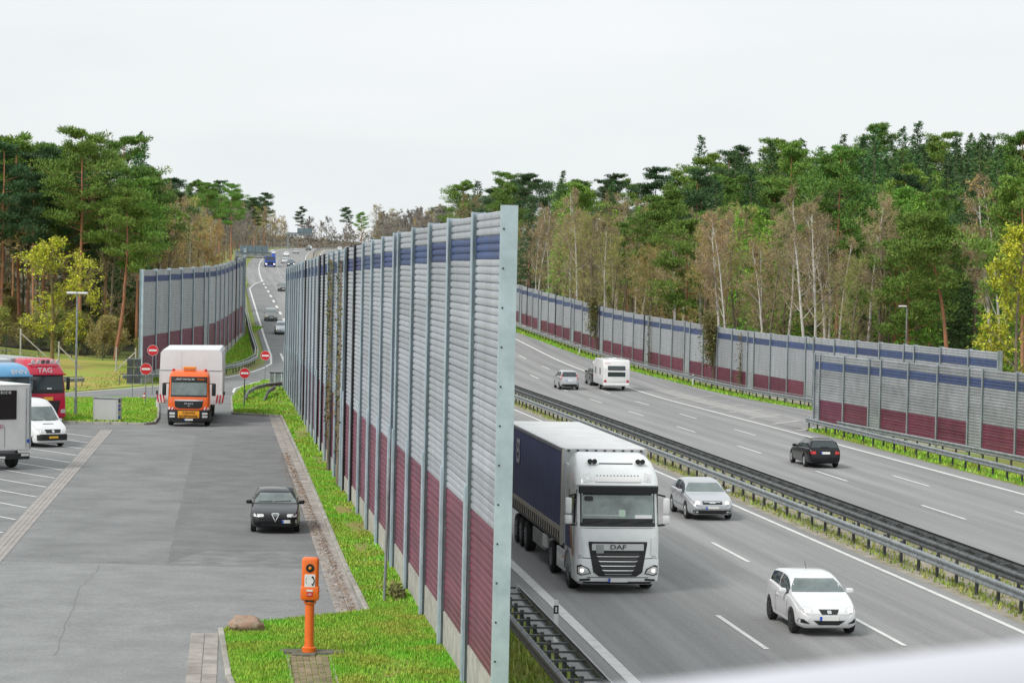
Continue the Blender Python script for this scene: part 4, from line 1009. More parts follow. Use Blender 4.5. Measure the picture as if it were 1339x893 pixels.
# ---- van in the parking bay
hb_ = (.60, -.80)
k = car('van', 'white delivery van with an orange number plate parked in an angled bay', white, (-25.1, 127.6), hb_, name='van', cat='van')
twin(k, 'headlight', [(.5, .80), (.86, .86), (.84, 1.0), (.55, .92)], 'front', M_LAMP); k['D']('grille', [(-.46, .92), (-.38, .74), (.38, .74), (.46, .92)], 'front', M_BLACK, off=.012)
k['D']('emblem', rect(-.07, .07, .76, .9, .06), 'front', M_CHROME, off=.03); k['D']('bumper', [(-.93, .36), (.93, .36), (.93, .62), (.7, .68), (-.7, .68), (-.93, .62)], 'front', M_BLACK, off=.03)
plate(k, 'front', .52, yel=True, off=.045); k['D']('wiper', rect(-.6, .0, 1.33, 1.355), 'front', M_BLACK, off=.03); k['D']('wiper', rect(.1, .7, 1.33, 1.355), 'front', M_BLACK, off=.03); k['D']('air_inlet', rect(-.3, .3, 1.16, 1.19), 'front', M_BLACK, off=.01)
for sd in ('left', 'right'):
    k['D']('door_gap', rect(k['X'](2.4), k['X'](2.412), .4, 2.1), sd, M_BLACK, off=.004); k['D']('side_rub_strip', rect(k['X'](1.4), k['X'](5.4), .62, .72), sd, M_BLACK, off=.014)
# ---- far traffic
def far(kind, label, col, s, t, dirn, metal=0, lit=True):
    k = car(kind, label, col, XY(s, t), dirn, 'distant cars on the hill', detail=1, metal=metal)
    if dirn is HL:
        twin(k, 'headlight', rect(.45, .78, .6, .74, .03), 'front', M_LAMPON if lit else M_LAMP, sp=.2); plate(k, 'front', .46); k['D']('lower_bumper', rect(-.75, .75, .24, .38), 'front', M_BLACK, sp=.2)
    else: twin(k, 'tail_light', rect(.6, .8, .7, .9), 'rear', M_TAIL, sp=.2)
def sy(y): return y / DY
far('sedan', 'pale silver-blue car on the slip lane, nearest of the distant oncoming cars', ('silverblue', (.5, .56, .6)), 290, 8.6, HL, .2)
far('mpv', 'grey car on the slip lane just behind the silver-blue car', ('midgrey', (.22, .23, .24)), 318, 7.9, HL, .2)
far('sedan2', 'dark car with lit headlamps alone in the right-hand lane of the hill', ('charcoal', (.05, .055, .06)), 412, 12.2, HL)
far('hatch', 'car half hidden by the far edge of the tall barrier', ('pearl', (.6, .6, .6)), 505, 16.0, HL)
far('suv', 'dark blue car right behind the white one on the hill', ('navy', (.04, .06, .12)), 585, 17.2, HL)
far('sedan', 'silver car beside the blue lorry on the hill', silver, 620, 16.0, HL, .3)
far('hatch', 'small white car further up the hill behind the blue lorry', white, 735, 15.6, HL)
far('sedan', 'grey car close to the crest in the middle lane', ('grey2', (.3, .31, .33)), 800, 17.6, HL)
far('wagon', 'dark car on the crest near the median', black, 880, 20.0, HL)
far('mpv', 'white car on the crest next to the dark car', white, 935, 19.0, HL)
far('sedan', 'white car left of the crest behind the lorry', white, 760, 10.9, HL)
far('hatch', 'white car driving away at the top of the hill', white, 900, 31, HRt)
far('suv', 'white off-road car driving away beside the red one on the crest', white, 890, 34, HRt)
far('sedan', 'dark saloon driving away on the crest, nearest to the barrier tops', black, 770, 30, HRt)
far('hatch', 'red car driving away on the crest', ('red', (.5, .02, .03)), 770, 33.5, HRt)

# ------------------------------------------------------------------ lorries; origin at the middle of the front bumper, x runs backwards
def loft_cab(root, levels, m, xr, rr=.06, bow=.05, nm='cab'):
    bm = BM(); rings = []
    for z, xf, w, r in levels:
        pts = []
        for k in range(7): a = R(180 + 90 * k / 6); pts.append((xf + r + r * math.cos(a), -w + r + r * math.sin(a)))
        for k in range(3): a = R(270 + 90 * k / 2); pts.append((xr - rr + rr * math.cos(a), -w + rr + rr * math.sin(a)))
        for k in range(3): a = R(0 + 90 * k / 2); pts.append((xr - rr + rr * math.cos(a), w - rr + rr * math.sin(a)))
        for k in range(7): a = R(90 + 90 * k / 6); pts.append((xf + r + r * math.cos(a), w - r + r * math.sin(a)))
        for k in range(1, 8):       # slightly bowed front
            y = (w - r) * (1 - 2 * k / 8); pts.append((xf - bow * (1 - (y / (w - r)) ** 2), y))
        rings.append([bm.verts.new((x, y, z)) for x, y in pts])
    n = len(rings[0])
    for a, b in zip(rings, rings[1:]):
        for k in range(n): bm.faces.new((a[k], a[(k + 1) % n], b[(k + 1) % n], b[k]))
    bm.faces.new(rings[0][::-1]); bm.faces.new(rings[-1]); fixn(bm); bvh = BVHTree.FromBMesh(bm)
    o = obj(nm, bm, m, root, smooth=True, angle=32)
    def D(nm_, poly, ax, mm, par=None, off=.008, sp=.12, rim_=.03): return obj(nm_, decal(bvh, poly, ax, off, sp, rim_), mm, par or o, smooth=True, angle=40)
    return o, D, bvh
def two(D, nm, poly, m, off=.01, **k): 
    return D(nm, poly, 'front', m, off=off, **k), D(nm, mir(poly, 'front'), 'front', m, off=off, **k)
def lorry_place(x, y, head):
    head = Vector(head).normalized(); back = -head
    zf, zr = GZ(x, y), GZ(x + back.x * 6, y + back.y * 6)
    return Vector((x, y, zf + .01)), (0, -math.atan2(zr - zf, 6.0), math.atan2(back.y, back.x))
M_TRUCKW = paint('lorry white', (.80, .83, .84), .3)
M_LSCREEN = mat('lorry windscreen', (.24, .30, .29), .07, spec=.9, col2=(.10, .125, .12), vscale=1.1, lo=.35, hi=.6)  # lightened base imitates the sky's reflection on lorry windscreens
M_NAVY = mat('navy curtain', (.075, .10, .21), .55, col2=(.055, .075, .165), vscale=1.5, bump=.15, bscale=5, lo=.3, hi=.7)
M_CREAM = mat('cream side strip', (.5, .47, .39), .6, var=.1, vscale=3)
FR = (R(90), 0, R(-90)); RT = (R(90), 0, R(180)); RE = (R(90), 0, R(90)); LT = (R(90), 0, 0)
def chassis(root, x0, x1, axles, r=.5, w=2.5, dual=True):
    obj('chassis_frame', box(BM(), ((x0 + x1) / 2, 0, .85), (x1 - x0, .9, .3)), M_BLACK, root)
    for ax in axles:
        for sg in (-1, 1): wheel(root, ax, sg * (w / 2 - .17), r, .32, M_GALV, .58, spokes=10)
        obj('axle', tube(BM(), [(ax, -w / 2 + .3, r), (ax, w / 2 - .3, r)], .08, 8), M_BLACK, root)
# ---- big white articulated lorry
def white_lorry():
    x, y = XY(*ST(3.2, 70.7)); loc, rot = lorry_place(x, y, HL)
    t = thing('articulated_lorry', 'white articulated lorry with navy curtain trailer in the near lane', 'lorry', loc, rot)
    lv = [(.26, .14, 1.12, .2), (.36, .02, 1.22, .22), (.62, .0, 1.245, .22), (.98, .03, 1.245, .22), (1.02, .05, 1.235, .22), (1.5, .07, 1.24, .22), (1.9, .10, 1.24, .24), (2.0, .14, 1.235, .24), (2.95, .33, 1.225, .26), (3.04, .32, 1.235, .28), (3.12, .24, 1.24, .30), (3.3, .32, 1.23, .32), (3.52, .5, 1.19, .36), (3.74, .8, 1.12, .4), (3.9, 1.2, 1.0, .4), (3.95, 1.6, .9, .4)]
    c, D, bvh = loft_cab(t, lv, M_TRUCKW, 2.3)
    D('screen_surround', [(-1.2, 1.93), (1.2, 1.93), (1.19, 2.98), (-1.19, 2.98)], 'front', M_BLACK, off=.006)
    D('windscreen', [(-1.06, 2.16), (1.06, 2.16), (1.06, 2.83), (-1.06, 2.83)], 'front', M_LSCREEN, off=.016)
    for a in (-.75, .0, .7): D('wiper', [(a - .3, 2.12), (a + .28, 2.02), (a + .28, 2.05), (a - .3, 2.15)], 'front', M_BLACK, off=.04)
    D('windscreen_note', rect(-1.0, -.5, 2.17, 2.27), 'front', M_WHITE, off=.022); D('dashboard_flower', rect(-.22, -.02, 2.22, 2.42, .05), 'front', mat('pale green', (.45, .6, .5), .5), off=.022); D('dashboard_edge', rect(-.1, 1.0, 2.24, 2.27), 'front', mat('pale dash', (.5, .52, .5), .5), off=.02)
    D('interior_mirror', rect(.72, .98, 2.66, 2.8, .05), 'front', M_BLACK, off=.03)
    bm = BM(); poly = [(-1.2, 2.93), (1.2, 2.93), (1.2, 3.1), (-1.2, 3.1)]
    v = obj('sun_visor', box(BM(), (.14, 0, 3.0), (.05, 2.34, .24), rot=Matrix.Rotation(R(-16), 3, 'Y'), bev=.02), mat('smoked visor', (.02, .022, .024), .15, spec=.8), t)
    two(D, 'roof_lamp', [(.74, 3.24), (.98, 3.2), (1.02, 3.42), (.8, 3.48)], M_LAMP, off=.012); two(D, 'roof_lamp_bulb', rect(.84, .94, 3.27, 3.36, .03), M_CHROME, off=.02)
    D('sign_board', rect(-.68, .68, 3.22, 3.37, .03), 'front', mat('sign board white', (.8, .8, .79), .4), off=.03)
    for k in range(13): D('marker_spot', rect(-.62 + k * .1, -.58 + k * .1, 3.385, 3.405), 'front', M_GALVD, off=.02, sp=.3)
    D('roof_air_slot', rect(-.5, .5, 3.70, 3.73), 'front', M_BLACK, off=.012)
    for a in (-.78, -.64, .64, .78): obj('air_horn', lathe(BM(), [(.075, 0), (.06, .05), (.03, .3), (0, .3)], 14, Matrix.Translation((.62, a, 3.78)) @ Matrix.Rotation(R(90), 4, 'Y')), M_BLACK, t)
    # panel above grille, grille, slats
    D('panel_joint', rect(-1.1, 1.1, 1.885, 1.9), 'front', M_GALVD, off=.006)
    g = D('grille_surround', [(-.86, 1.5), (-.86, 1.42), (-.72, .62), (-.55, .5), (.55, .5), (.72, .62), (.86, 1.42), (.86, 1.5)], 'front', M_BLACK, off=.012)
    nb = D('name_bar', rect(-.76, .76, 1.25, 1.44, .02), 'front', mat('satin silver', (.6, .61, .62), .35, .5), par=g, off=.03)
    put('lettering', text_mesh('DAF', .19, .006, M_POSTD, sx=1.35), nb, (-.035, 0, 1.345), FR)
    D('toll_box', rect(.42, .64, 1.17, 1.42), 'front', mat('grey box', (.34, .36, .36), .5), par=g, off=.05)
    for i, z in enumerate((1.07, .93, .80, .67, .56)):
        w = .64 - i * .055; bm = decal(bvh, [(-w, z + .035), (-w + .05, z - .005), (w - .05, z - .005), (w, z + .035), (w - .05, z + .02), (-w + .05, z + .02)], 'front', .05, .2)
        obj('grille_slat', bm, M_CHROME, g)
        D('grille_bar', rect(-w + .02, w - .02, z + .045, z + .1), 'front', mat('dark grey slat', (.05, .052, .055), .4), par=g, off=.03)
    two(D, 'corner_deflector', rect(.98, 1.16, 1.1, 1.62, .05), M_TRUCKW, off=.05)
    two(D, 'bumper_seam', [(.72, 1.0), (1.24, 1.03), (1.24, 1.05), (.72, 1.02)], M_BLACK, off=.006)
    two(D, 'headlight', [(.78, .58), (1.06, .52), (1.18, .56), (1.19, .8), (1.08, .84), (.84, .72)], M_BLACK, off=.012)
    two(D, 'headlight_lens', [(.82, .6), (1.05, .55), (1.16, .6), (1.16, .76), (1.04, .79), (.88, .7)], M_LAMP, off=.022); two(D, 'headlight_bulb', rect(1.0, 1.1, .62, .72, .03), mat('headlamp core', (1, .97, .9), .3, emit=.9), off=.03)
    two(D, 'fog_slot', [(.8, .38), (1.1, .36), (1.12, .42), (.8, .44)], M_BLACK, off=.012)
    pl = obj('number_plate', box(BM(), (-.085, 0, .4), (.02, .56, .12), bev=.004), M_PLATE, t); obj('blue_band', box(BM(), (-.093, .25, .4), (.02, .06, .116)), M_EUBLUE, pl)
    D('lower_step', rect(-.9, .9, .465, .485), 'front', M_GALVD, off=.012); D('lower_lip', rect(-1.0, 1.0, .275, .34), 'front', M_BLACK, off=.012)
    for sd, sg in (('left', -1), ('right', 1)):
        D('side_window', [(.55, 2.0), (1.45, 2.0), (1.45, 2.75), (.62, 2.75)], sd, M_GLASS)
        D('door_gap', rect(.42, .435, 1.1, 2.9), sd, M_BLACK, off=.005); D('door_gap', rect(1.6, 1.615, 1.1, 2.9), sd, M_BLACK, off=.005)
        D('black_pillar', [(.3, 2.0), (.52, 2.0), (.6, 2.85), (.42, 2.85)], sd, M_BLACK, off=.007)
        D('navy_side_panel', [(.75, 1.2), (2.1, 1.2), (2.1, 1.95), (1.2, 1.95)], sd, M_NAVY, off=.008)
        D('orange_stripe', [(.62, 1.05), (.74, 1.05), (1.3, 1.98), (1.18, 1.98)], sd, mat('orange decor', (.75, .2, .03), .4), off=.01); D('grey_stripe', [(.5, 1.05), (.57, 1.05), (1.1, 1.98), (1.04, 1.98)], sd, M_GALVD, off=.01)
        D('door_handle', rect(1.35, 1.52, 1.6, 1.65), sd, M_BLACK, off=.02)
        # wheel arch, steps
        bm = BM(); 
        for k in range(9): a0, a1 = R(180 - 20 * k), R(180 - 20 * (k + 1)); bar(bm, (1.42 + .6 * math.cos(a0), sg * 1.18, .52 + .6 * math.sin(a0)), (1.42 + .6 * math.cos(a1), sg * 1.18, .52 + .6 * math.sin(a1)), .2, .06)
        obj('wheel_arch', bm, M_GALV, t)
        mm = obj('mirror', box(BM(), (.28, sg * 1.44, 2.52), (.16, .2, .46), bev=.05, seg=2), M_WHITE, t, smooth=True)
        obj('mirror_lower', box(BM(), (.26, sg * 1.44, 2.12), (.18, .22, .26), bev=.05, seg=2), M_WHITE, mm, smooth=True)
        obj('mirror_arm', bar(bar(BM(), (.38, sg * 1.2, 2.85), (.3, sg * 1.42, 2.8), .05), (.3, sg * 1.2, 1.95), (.3, sg * 1.42, 1.98), .06), M_BLACK, mm)
        obj('side_skirt', box(BM(), (3.1, sg * 1.2, .68), (1.5, .08, .62), bev=.02), M_TRUCKW, t); obj('skirt_reflector', box(BM(), (2.55, sg * 1.245, .78), (.1, .02, .06)), M_AMBER, t)
        obj('side_fairing', box(BM(), (2.55, sg * 1.16, 2.4), (.42, .05, 2.4), bev=.02), M_TRUCKW, t)
    chassis(t, 1.0, 6.0, (1.42, 5.1), .5)
    # trailer
    X0, X1, W2, Z0, Z1 = 2.75, 16.4, 1.275, 1.1, 4.02
    tr = obj('trailer_frame', box(BM(), ((X0 + X1) / 2, 0, 1.17), (X1 - X0, 2.5, .16)), M_GALVD, t)
    obj('trailer_roof', box(BM(), ((X0 + X1) / 2, 0, Z1 - .03), (X1 - X0, 2.56, .07), bev=.02), mat('white tarpaulin', (.72, .73, .73), .5, col2=(.6, .61, .62), vscale=.8, bump=.2, bscale=3), t)
    for k in range(22): obj('roof_bow', box(BM(), (X0 + .5 + k * .6, 0, Z1 + .006), (.05, 2.4, .016)), M_WHITE, t)
    obj('front_bulkhead', box(BM(), (X0 + .02, 0, (Z0 + Z1) / 2), (.06, 2.52, Z1 - Z0 - .1)), mat('bulkhead grey', (.45, .47, .48), .5), t)
    for k in range(9): obj('roof_clip', box(BM(), (X0 - .03, -1.1 + k * .275, Z1 - .07), (.04, .07, .05)), M_BLACK, t)
    obj('rear_door', box(BM(), (X1, 0, (Z0 + Z1) / 2), (.06, 2.52, Z1 - Z0 - .1)), M_WHITE, t)
    for sg in (-1, 1):
        bm = BM(); nx, nz = 70, 6; vs = {}
        for i in range(nx + 1):
            for j in range(nz + 1):
                x_ = X0 + .12 + (X1 - X0 - .24) * i / nx; z_ = 1.62 + (Z1 - .1 - 1.62) * j / nz
                vs[i, j] = bm.verts.new((x_, sg * (W2 + .012 * math.sin(i * 1.7) * math.sin(j * .5 + .3) - .01), z_))
        for i in range(nx):
            for j in range(nz): bm.faces.new((vs[i, j], vs[i + 1, j], vs[i + 1, j + 1], vs[i, j + 1]) if sg < 0 else (vs[i, j], vs[i, j + 1], vs[i + 1, j + 1], vs[i + 1, j]))
        cu = obj('curtain', bm, M_NAVY, t, smooth=True, angle=60)
        me = text_mesh('ES', 1.15, .004, mat('lettering grey', (.5, .52, .55), .5), sx=.8)
        put('lettering', me, cu, (13.2 if sg > 0 else 6, sg * (W2 + .02), 3.15), RT if sg > 0 else LT)
        obj('curtain_hem', box(BM(), ((X0 + X1) / 2, sg * (W2 - .015), 1.42), (X1 - X0 - .2, .03, .42)), M_CREAM, t)
        for k in range(26):
            st_ = box(BM(), (X0 + .45 + k * .5, sg * (W2 + .012), 1.36), (.09, .03, .26)); obj('buckle_strap', st_, M_POSTD, t)
        obj('corner_post', box(BM(), (X0 + .06, sg * (W2 - .02), (Z0 + Z1) / 2), (.13, .08, Z1 - Z0)), M_CREAM, t); obj('corner_post', box(BM(), (X1 - .06, sg * (W2 - .02), (Z0 + Z1) / 2), (.13, .08, Z1 - Z0)), M_CREAM, t)
        obj('roof_rail', box(BM(), ((X0 + X1) / 2, sg * (W2 - .01), Z1 - .07), (X1 - X0, .06, .1)), M_GALV, t)
        obj('side_guard', box(BM(), (8.0, sg * 1.2, .75), (3.0, .06, .5), bev=.02), M_GALV, t); obj('tool_box', box(BM(), (6.6, sg * 1.2, .82), (.9, .09, .4), bev=.02), M_WHITE, t)
    chassis(t, 5.5, 16.3, (11.2, 12.5, 13.8), .5)
white_lorry()
# ---- orange heavy haulage lorry with wide white load
def orange_lorry():
    PO = paint('haulage orange', (.80, .13, .012), .35)
    head = Vector((.10, -.995)); loc, rot = lorry_place(-19.1, 145.0, head)
    t = thing('heavy_haulage_lorry', 'orange heavy-haulage lorry carrying a wide white load out of the exit', 'lorry', loc, rot)
    lv = [(.98, .05, 1.22, .2), (1.35, .04, 1.23, .2), (1.7, .06, 1.23, .22), (1.78, .09, 1.225, .22), (2.62, .26, 1.2, .24), (2.7, .26, 1.2, .25), (2.95, .3, 1.19, .26), (3.08, .42, 1.16, .28), (3.25, .7, 1.08, .3), (3.32, 1.0, .98, .3)]
    c, D, bvh = loft_cab(t, lv, PO, 2.3)
    D('screen_surround', rect(-1.17, 1.17, 1.76, 2.68), 'front', M_BLACK, off=.006); D('windscreen', rect(-1.04, 1.04, 1.86, 2.6, .06), 'front', M_SCREEN, off=.016)
    D('name_band', rect(-1.16, 1.16, 2.68, 2.95), 'front', M_BLACK, off=.012)
    tx = put('lettering', text_mesh("...don't worry, be", .17, .004, M_WHITE), c, (.18, .28, 2.81), FR); put('lettering', text_mesh('Heavy !', .17, .004, M_ORANGE), c, (.18, -.72, 2.81), FR)
    g = D('grille', [(-.84, 1.52), (-.8, 1.18), (-.62, 1.08), (.62, 1.08), (.8, 1.18), (.84, 1.52)], 'front', M_BLACK, off=.014); D('chrome_bar', rect(-.84, .84, 1.52, 1.59), 'front', M_CHROME, off=.03)
    for k in range(4): D('grille_slat', rect(-.7, .7, 1.14 + k * .055, 1.155 + k * .055), 'front', mat('dark grey slat', (.05, .052, .055), .4), par=g, off=.024)
    put('lettering', text_mesh('MAN', .16, .006, M_CHROME, sx=1.5), g, (-.04, 0, 1.36), FR); D('emblem', rect(-.06, .06, 1.2, 1.27, .03), 'front', M_CHROME, off=.03)
    lv2 = [(.28, .12, 1.15, .2), (.36, .0, 1.22, .22), (.7, -.04, 1.25, .22), (.99, -.02, 1.25, .22)]
    b, D2, _ = loft_cab(t, lv2, M_BLACK, 1.1, nm='bumper')
    sg_ = D2('warning_board', rect(-.63, .63, .52, .93, .02), 'front', mat('warning yellow orange', (.85, .36, .02), .45), off=.03)
    put('lettering', text_mesh('CONVOI', .17, .004, M_BLACK, sx=1.1), sg_, (-.13, 0, .82), FR); put('lettering', text_mesh('EXCEPTIONNEL', .17, .004, M_BLACK, sx=.9), sg_, (-.13, 0, .62), FR)
    pl = D2('number_plate', rect(-.26, .26, .36, .47), 'front', M_PLATE, off=.035); D2('blue_band', rect(.21, .265, .365, .465), 'front', M_EUBLUE, par=pl, off=.04)
    D2('chrome_lip', rect(-.95, .95, .29, .33), 'front', M_CHROME, off=.03)
    for s_ in (-1, 1):
        for zz in (.78, .6): D2('headlight', rect(*sorted((s_ * .8, s_ * 1.12)), zz - .06, zz + .06, .02), 'front', M_LAMP, off=.02)
        q = D('striped_marker', rect(*sorted((s_ * .82, s_ * 1.2)), 1.0, 1.14), 'front', M_WHITE, off=.035)
        for kk in range(2): x0 = s_ * (.86 + kk * .18); D('red_stripe', [(x0, 1.0), (x0 + .09, 1.0), (x0 + .03, 1.14), (x0 - .06, 1.14)], 'front', M_RED, par=q, off=.042)
        mm = obj('mirror', box(BM(), (.18, s_ * 1.46, 2.2), (.18, .24, .75), bev=.05, seg=2), M_BLACK, t, smooth=True); obj('mirror_arm', bar(BM(), (.4, s_ * 1.15, 2.55), (.25, s_ * 1.45, 2.55), .05), M_BLACK, mm)
        obj('beacon', lathe(BM(), [(.09, 0), (.09, .18), (.05, .24), (0, .24)], 14, Matrix.Translation((.9, s_ * .95, 3.16))), M_TAIL, t)
        D('side_window', [(.5, 1.9), (1.4, 1.9), (1.4, 2.55), (.6, 2.55)], 'left' if s_ < 0 else 'right', M_GLASS)
        # wide-load warning boards
        wb = obj('wide_load_board', box(BM(), (3.4, s_ * 1.78, 1.5), (.05, .5, .5)), M_WHITE, t)
        for kk in range(3):
            y0 = s_ * 1.78 - .25 + kk * .18; prism_ = prism(BM(), [(y0, 1.26), (y0 + .08, 1.26), (y0 + .16, 1.74), (y0 + .08, 1.74)] if s_ > 0 else [(y0 + .08, 1.26), (y0 + .16, 1.26), (y0 + .08, 1.74), (y0, 1.74)], Matrix(((0, 0, -1, 3.37), (1, 0, 0, 0), (0, 1, 0, 0), (0, 0, 0, 1))), .012)
            obj('red_stripe', fixn(prism_), M_RED, wb)
        obj('marker_lamp', box(BM(), (3.35, s_ * 2.02, 1.85), (.08, .12, .2)), M_BLACK, t)
    obj('beacon_bar', box(BM(), (.95, 0, 3.44), (.35, .78, .18), bev=.05, seg=2), M_AMBER, t)
    chassis(t, .8, 6.6, (1.5, 4.2, 5.6), .5); obj('low_bed', box(BM(), (10.5, 0, .9), (9.5, 2.5, .35), bev=.03), M_POSTD, t); chassis(t, 6.5, 15, (11.4, 12.6, 13.8), .42)
    # the load
    ld = thing('building_module', 'wide white covered building module carried by the orange lorry', 'building module', loc, rot)
    bm = BM(); ring = [(-1.84, 1.15), (1.84, 1.15), (1.88, 3.2), (1.85, 4.25), (1.72, 4.42), (-1.72, 4.47), (-1.85, 4.28), (-1.88, 3.2)]
    prism(bm, ring, Matrix(((0, 0, 1, 3.6), (1, 0, 0, 0), (0, 1, 0, 0), (0, 0, 0, 1))), 11.0); fixn(bm)
    lb = obj('shell', bm, mat('white load sheeting', (.77, .78, .79), .5, var=.04, vscale=1, bump=.15, bscale=2), ld, smooth=True, angle=30)
    obj('seam', box(BM(), (3.59, 0, 3.2), (.03, 3.78, .03)), M_GALV, ld); obj('seam', box(BM(), (3.59, .6, 3.8), (.02, .015, 1.2)), M_WHITE, ld)
    for s_ in (-1, 1): obj('corner_batten', box(BM(), (3.62, s_ * 1.86, 2.2), (.08, .08, 2.0)), M_WHITE, ld)
    ld.location.z += 0
orange_lorry()
# ---- parked lorries at the left edge
HB = Vector((.61, -.792))
def parked_cab(label, P, x, y, roofcol, letters, lcol, trailer, z_roof=3.75, plate_y=True, lower=None, lights=False, lx=0):
    loc, rot = lorry_place(x, y, HB); t = thing('parked_lorry', label, 'lorry', loc, rot)
    lv = [(.28, .12, 1.15, .2), (.4, .0, 1.23, .22), (.98, .02, 1.24, .22), (1.4, .06, 1.24, .22), (1.9, .1, 1.24, .24), (2.85, .3, 1.22, .26), (2.95, .26, 1.23, .28), (3.1, .3, 1.22, .3), (3.4, .55, 1.16, .34), (z_roof - .1, .95, 1.05, .36), (z_roof, 1.5, .92, .36)]
    c, D, bvh = loft_cab(t, lv, P, 2.3)
    D('screen_surround', rect(-1.2, 1.2, 1.8, 2.9), 'front', M_BLACK, off=.006); D('windscreen', rect(-1.06, 1.06, 2.0, 2.8, .05), 'front', M_GLASS, off=.016)
    D('grille', [(-.8, 1.35), (-.6, .55), (.6, .55), (.8, 1.35)], 'front', M_BLACK, off=.014)
    for k in range(5): D('grille_slat', rect(-.6, .6, .7 + k * .12, .73 + k * .12), 'front', M_POSTD, off=.03)
    two(D, 'headlight', rect(.82, 1.15, .62, .84, .04), M_LAMP); D('number_plate', rect(-.3, .3, 1.38, 1.58), 'front', M_PLATEY, off=.05)
    tx = text_mesh(letters, .42, .006, lcol, sx=1.15); put('lettering', tx, c, (.16, lx, 3.16), FR)
    D('windscreen_note', rect(-.25, .05, 2.05, 2.12), 'front', M_WHITE, off=.022)
    obj('sun_visor', box(BM(), (.1, 0, 2.92), (.06, 2.4, .1), bev=.02), P, t)
    for sd in ('left', 'right'):
        D('side_window', [(.55, 1.95), (1.45, 1.95), (1.45, 2.7), (.62, 2.7)], sd, M_GLASS); sg = -1 if sd == 'left' else 1
        m_ = obj('mirror', box(BM(), (.25, sg * 1.42, 2.35), (.16, .2, .75), bev=.05, seg=2), M_BLACK, t, smooth=True); obj('mirror_arm', bar(BM(), (.4, sg * 1.2, 2.7), (.28, sg * 1.4, 2.66), .05), M_BLACK, m_)
        obj('side_skirt', box(BM(), (3.1, sg * 1.2, .7), (1.5, .08, .6), bev=.02), P, t)
    if lights:
        obj('lamp_bar', tube(BM(), [(.62, -1.05, 3.5), (.48, -.6, 3.56), (.45, 0, 3.58), (.48, .6, 3.56), (.62, 1.05, 3.5)], .035, 8), M_CHROME, t)
        for a in (-.8, -.45, -.15, .15, .45, .8): obj('spot_lamp', lathe(BM(), [(0, 0), (.12, .0), (.12, .08), (.06, .14), (0, .14)], 14, Matrix.Translation((.38, a, 3.66)) @ Matrix.Rotation(R(90), 4, 'Y')), M_LAMP if abs(a) > .3 else M_GALVD, t)
    chassis(t, 1.0, 6.0, (1.42, 5.1), .5)
    obj('trailer_box', box(BM(), (9.2, 0, 2.45), (12.4, 2.52, 2.7), bev=.04), trailer, t); chassis(t, 6, 15, (11.2, 12.5, 13.8), .5)
parked_cab('red parked lorry with white visor lettering and roof lamps at the left edge', paint('lorry red', (.55, .012, .05), .3), -27.45, 145.1, None, 'TAG', M_WHITE, mat('grey trailer', (.4, .42, .43), .5, var=.08), z_roof=3.85, lights=True, lx=.15)
parked_cab('blue parked lorry partly hidden behind the white van', paint('lorry light blue', (.12, .36, .62), .3), -28.75, 141.6, None, 'BNN', M_WHITE, mat('pale trailer', (.6, .63, .65), .5, var=.06), z_roof=3.65, lx=-.35)
# ---- white box lorry at the very left, seen from behind
def box_lorry():
    loc, rot = lorry_place(-22.75, 110.2, HB); t = thing('box_lorry', 'white box lorry with a dark glazed rear panel cut by the left picture edge', 'lorry', loc, rot)
    PW = paint('box white', (.70, .70, .69), .4)
    obj('box_body', box(BM(), (4.2, 0, 2.35), (8.2, 2.5, 2.95), bev=.05, seg=2), PW, t)
    obj('corner_profile', box(BM(), (.06, -1.245, 2.35), (.1, .05, 2.8), bev=.01), M_GALV, t); obj('corner_profile', box(BM(), (.06, 1.245, 2.35), (.1, .05, 2.8), bev=.01), M_GALV, t)
    g = obj('dark_panel', box(BM(), (.085, .3, 2.95), (.05, 1.75, 1.32), bev=.02), mat('smoked panel', (.012, .013, .014), .2, spec=.7), t)
    put('lettering', text_mesh('F A B R I C O', .16, .004, M_WHITE), g, (.052, .18, 3.5), FR)
    put('lettering', text_mesh('6921', .24, .004, mat('magenta print', (.42, .01, .16), .5)), t, (.088, .27, 1.98), FR)
    obj('door_gap', box(BM(), (.093, 0, 1.5), (.01, .012, .95)), M_GALVD, t); obj('lock_bar', tube(BM(), [(.07, -1.05, 1.0), (.07, -1.05, 3.7)], .02, 6), M_GALV, t)
    obj('bumper', box(BM(), (.1, 0, .62), (.16, 2.45, .28), bev=.03), M_BLACK, t); obj('tow_gear', box(BM(), (.35, .1, .85), (.3, 1.4, .24), bev=.03), M_GALV, t)
    pl = obj('number_plate', box(BM(), (.01, .25, .58), (.012, .5, .11)), M_PLATE, t); obj('blue_band', box(BM(), (.002, .47, .58), (.012, .06, .105)), M_EUBLUE, pl)
    for s_ in (-1, 1): obj('lamp_cluster', box(BM(), (.01, s_ * .98, .68), (.02, .38, .12)), M_LAMP, t); obj('marker_lamp', box(BM(), (.07, s_ * 1.16, 1.3), (.03, .1, .16)), M_EUBLUE, t)
    chassis(t, .4, 8.2, (1.6, 6.6), .46)
    obj('roof_edge', box(BM(), (4.2, 0, 3.85), (8.25, 2.54, .06), bev=.02), M_WHITE, t)
box_lorry()
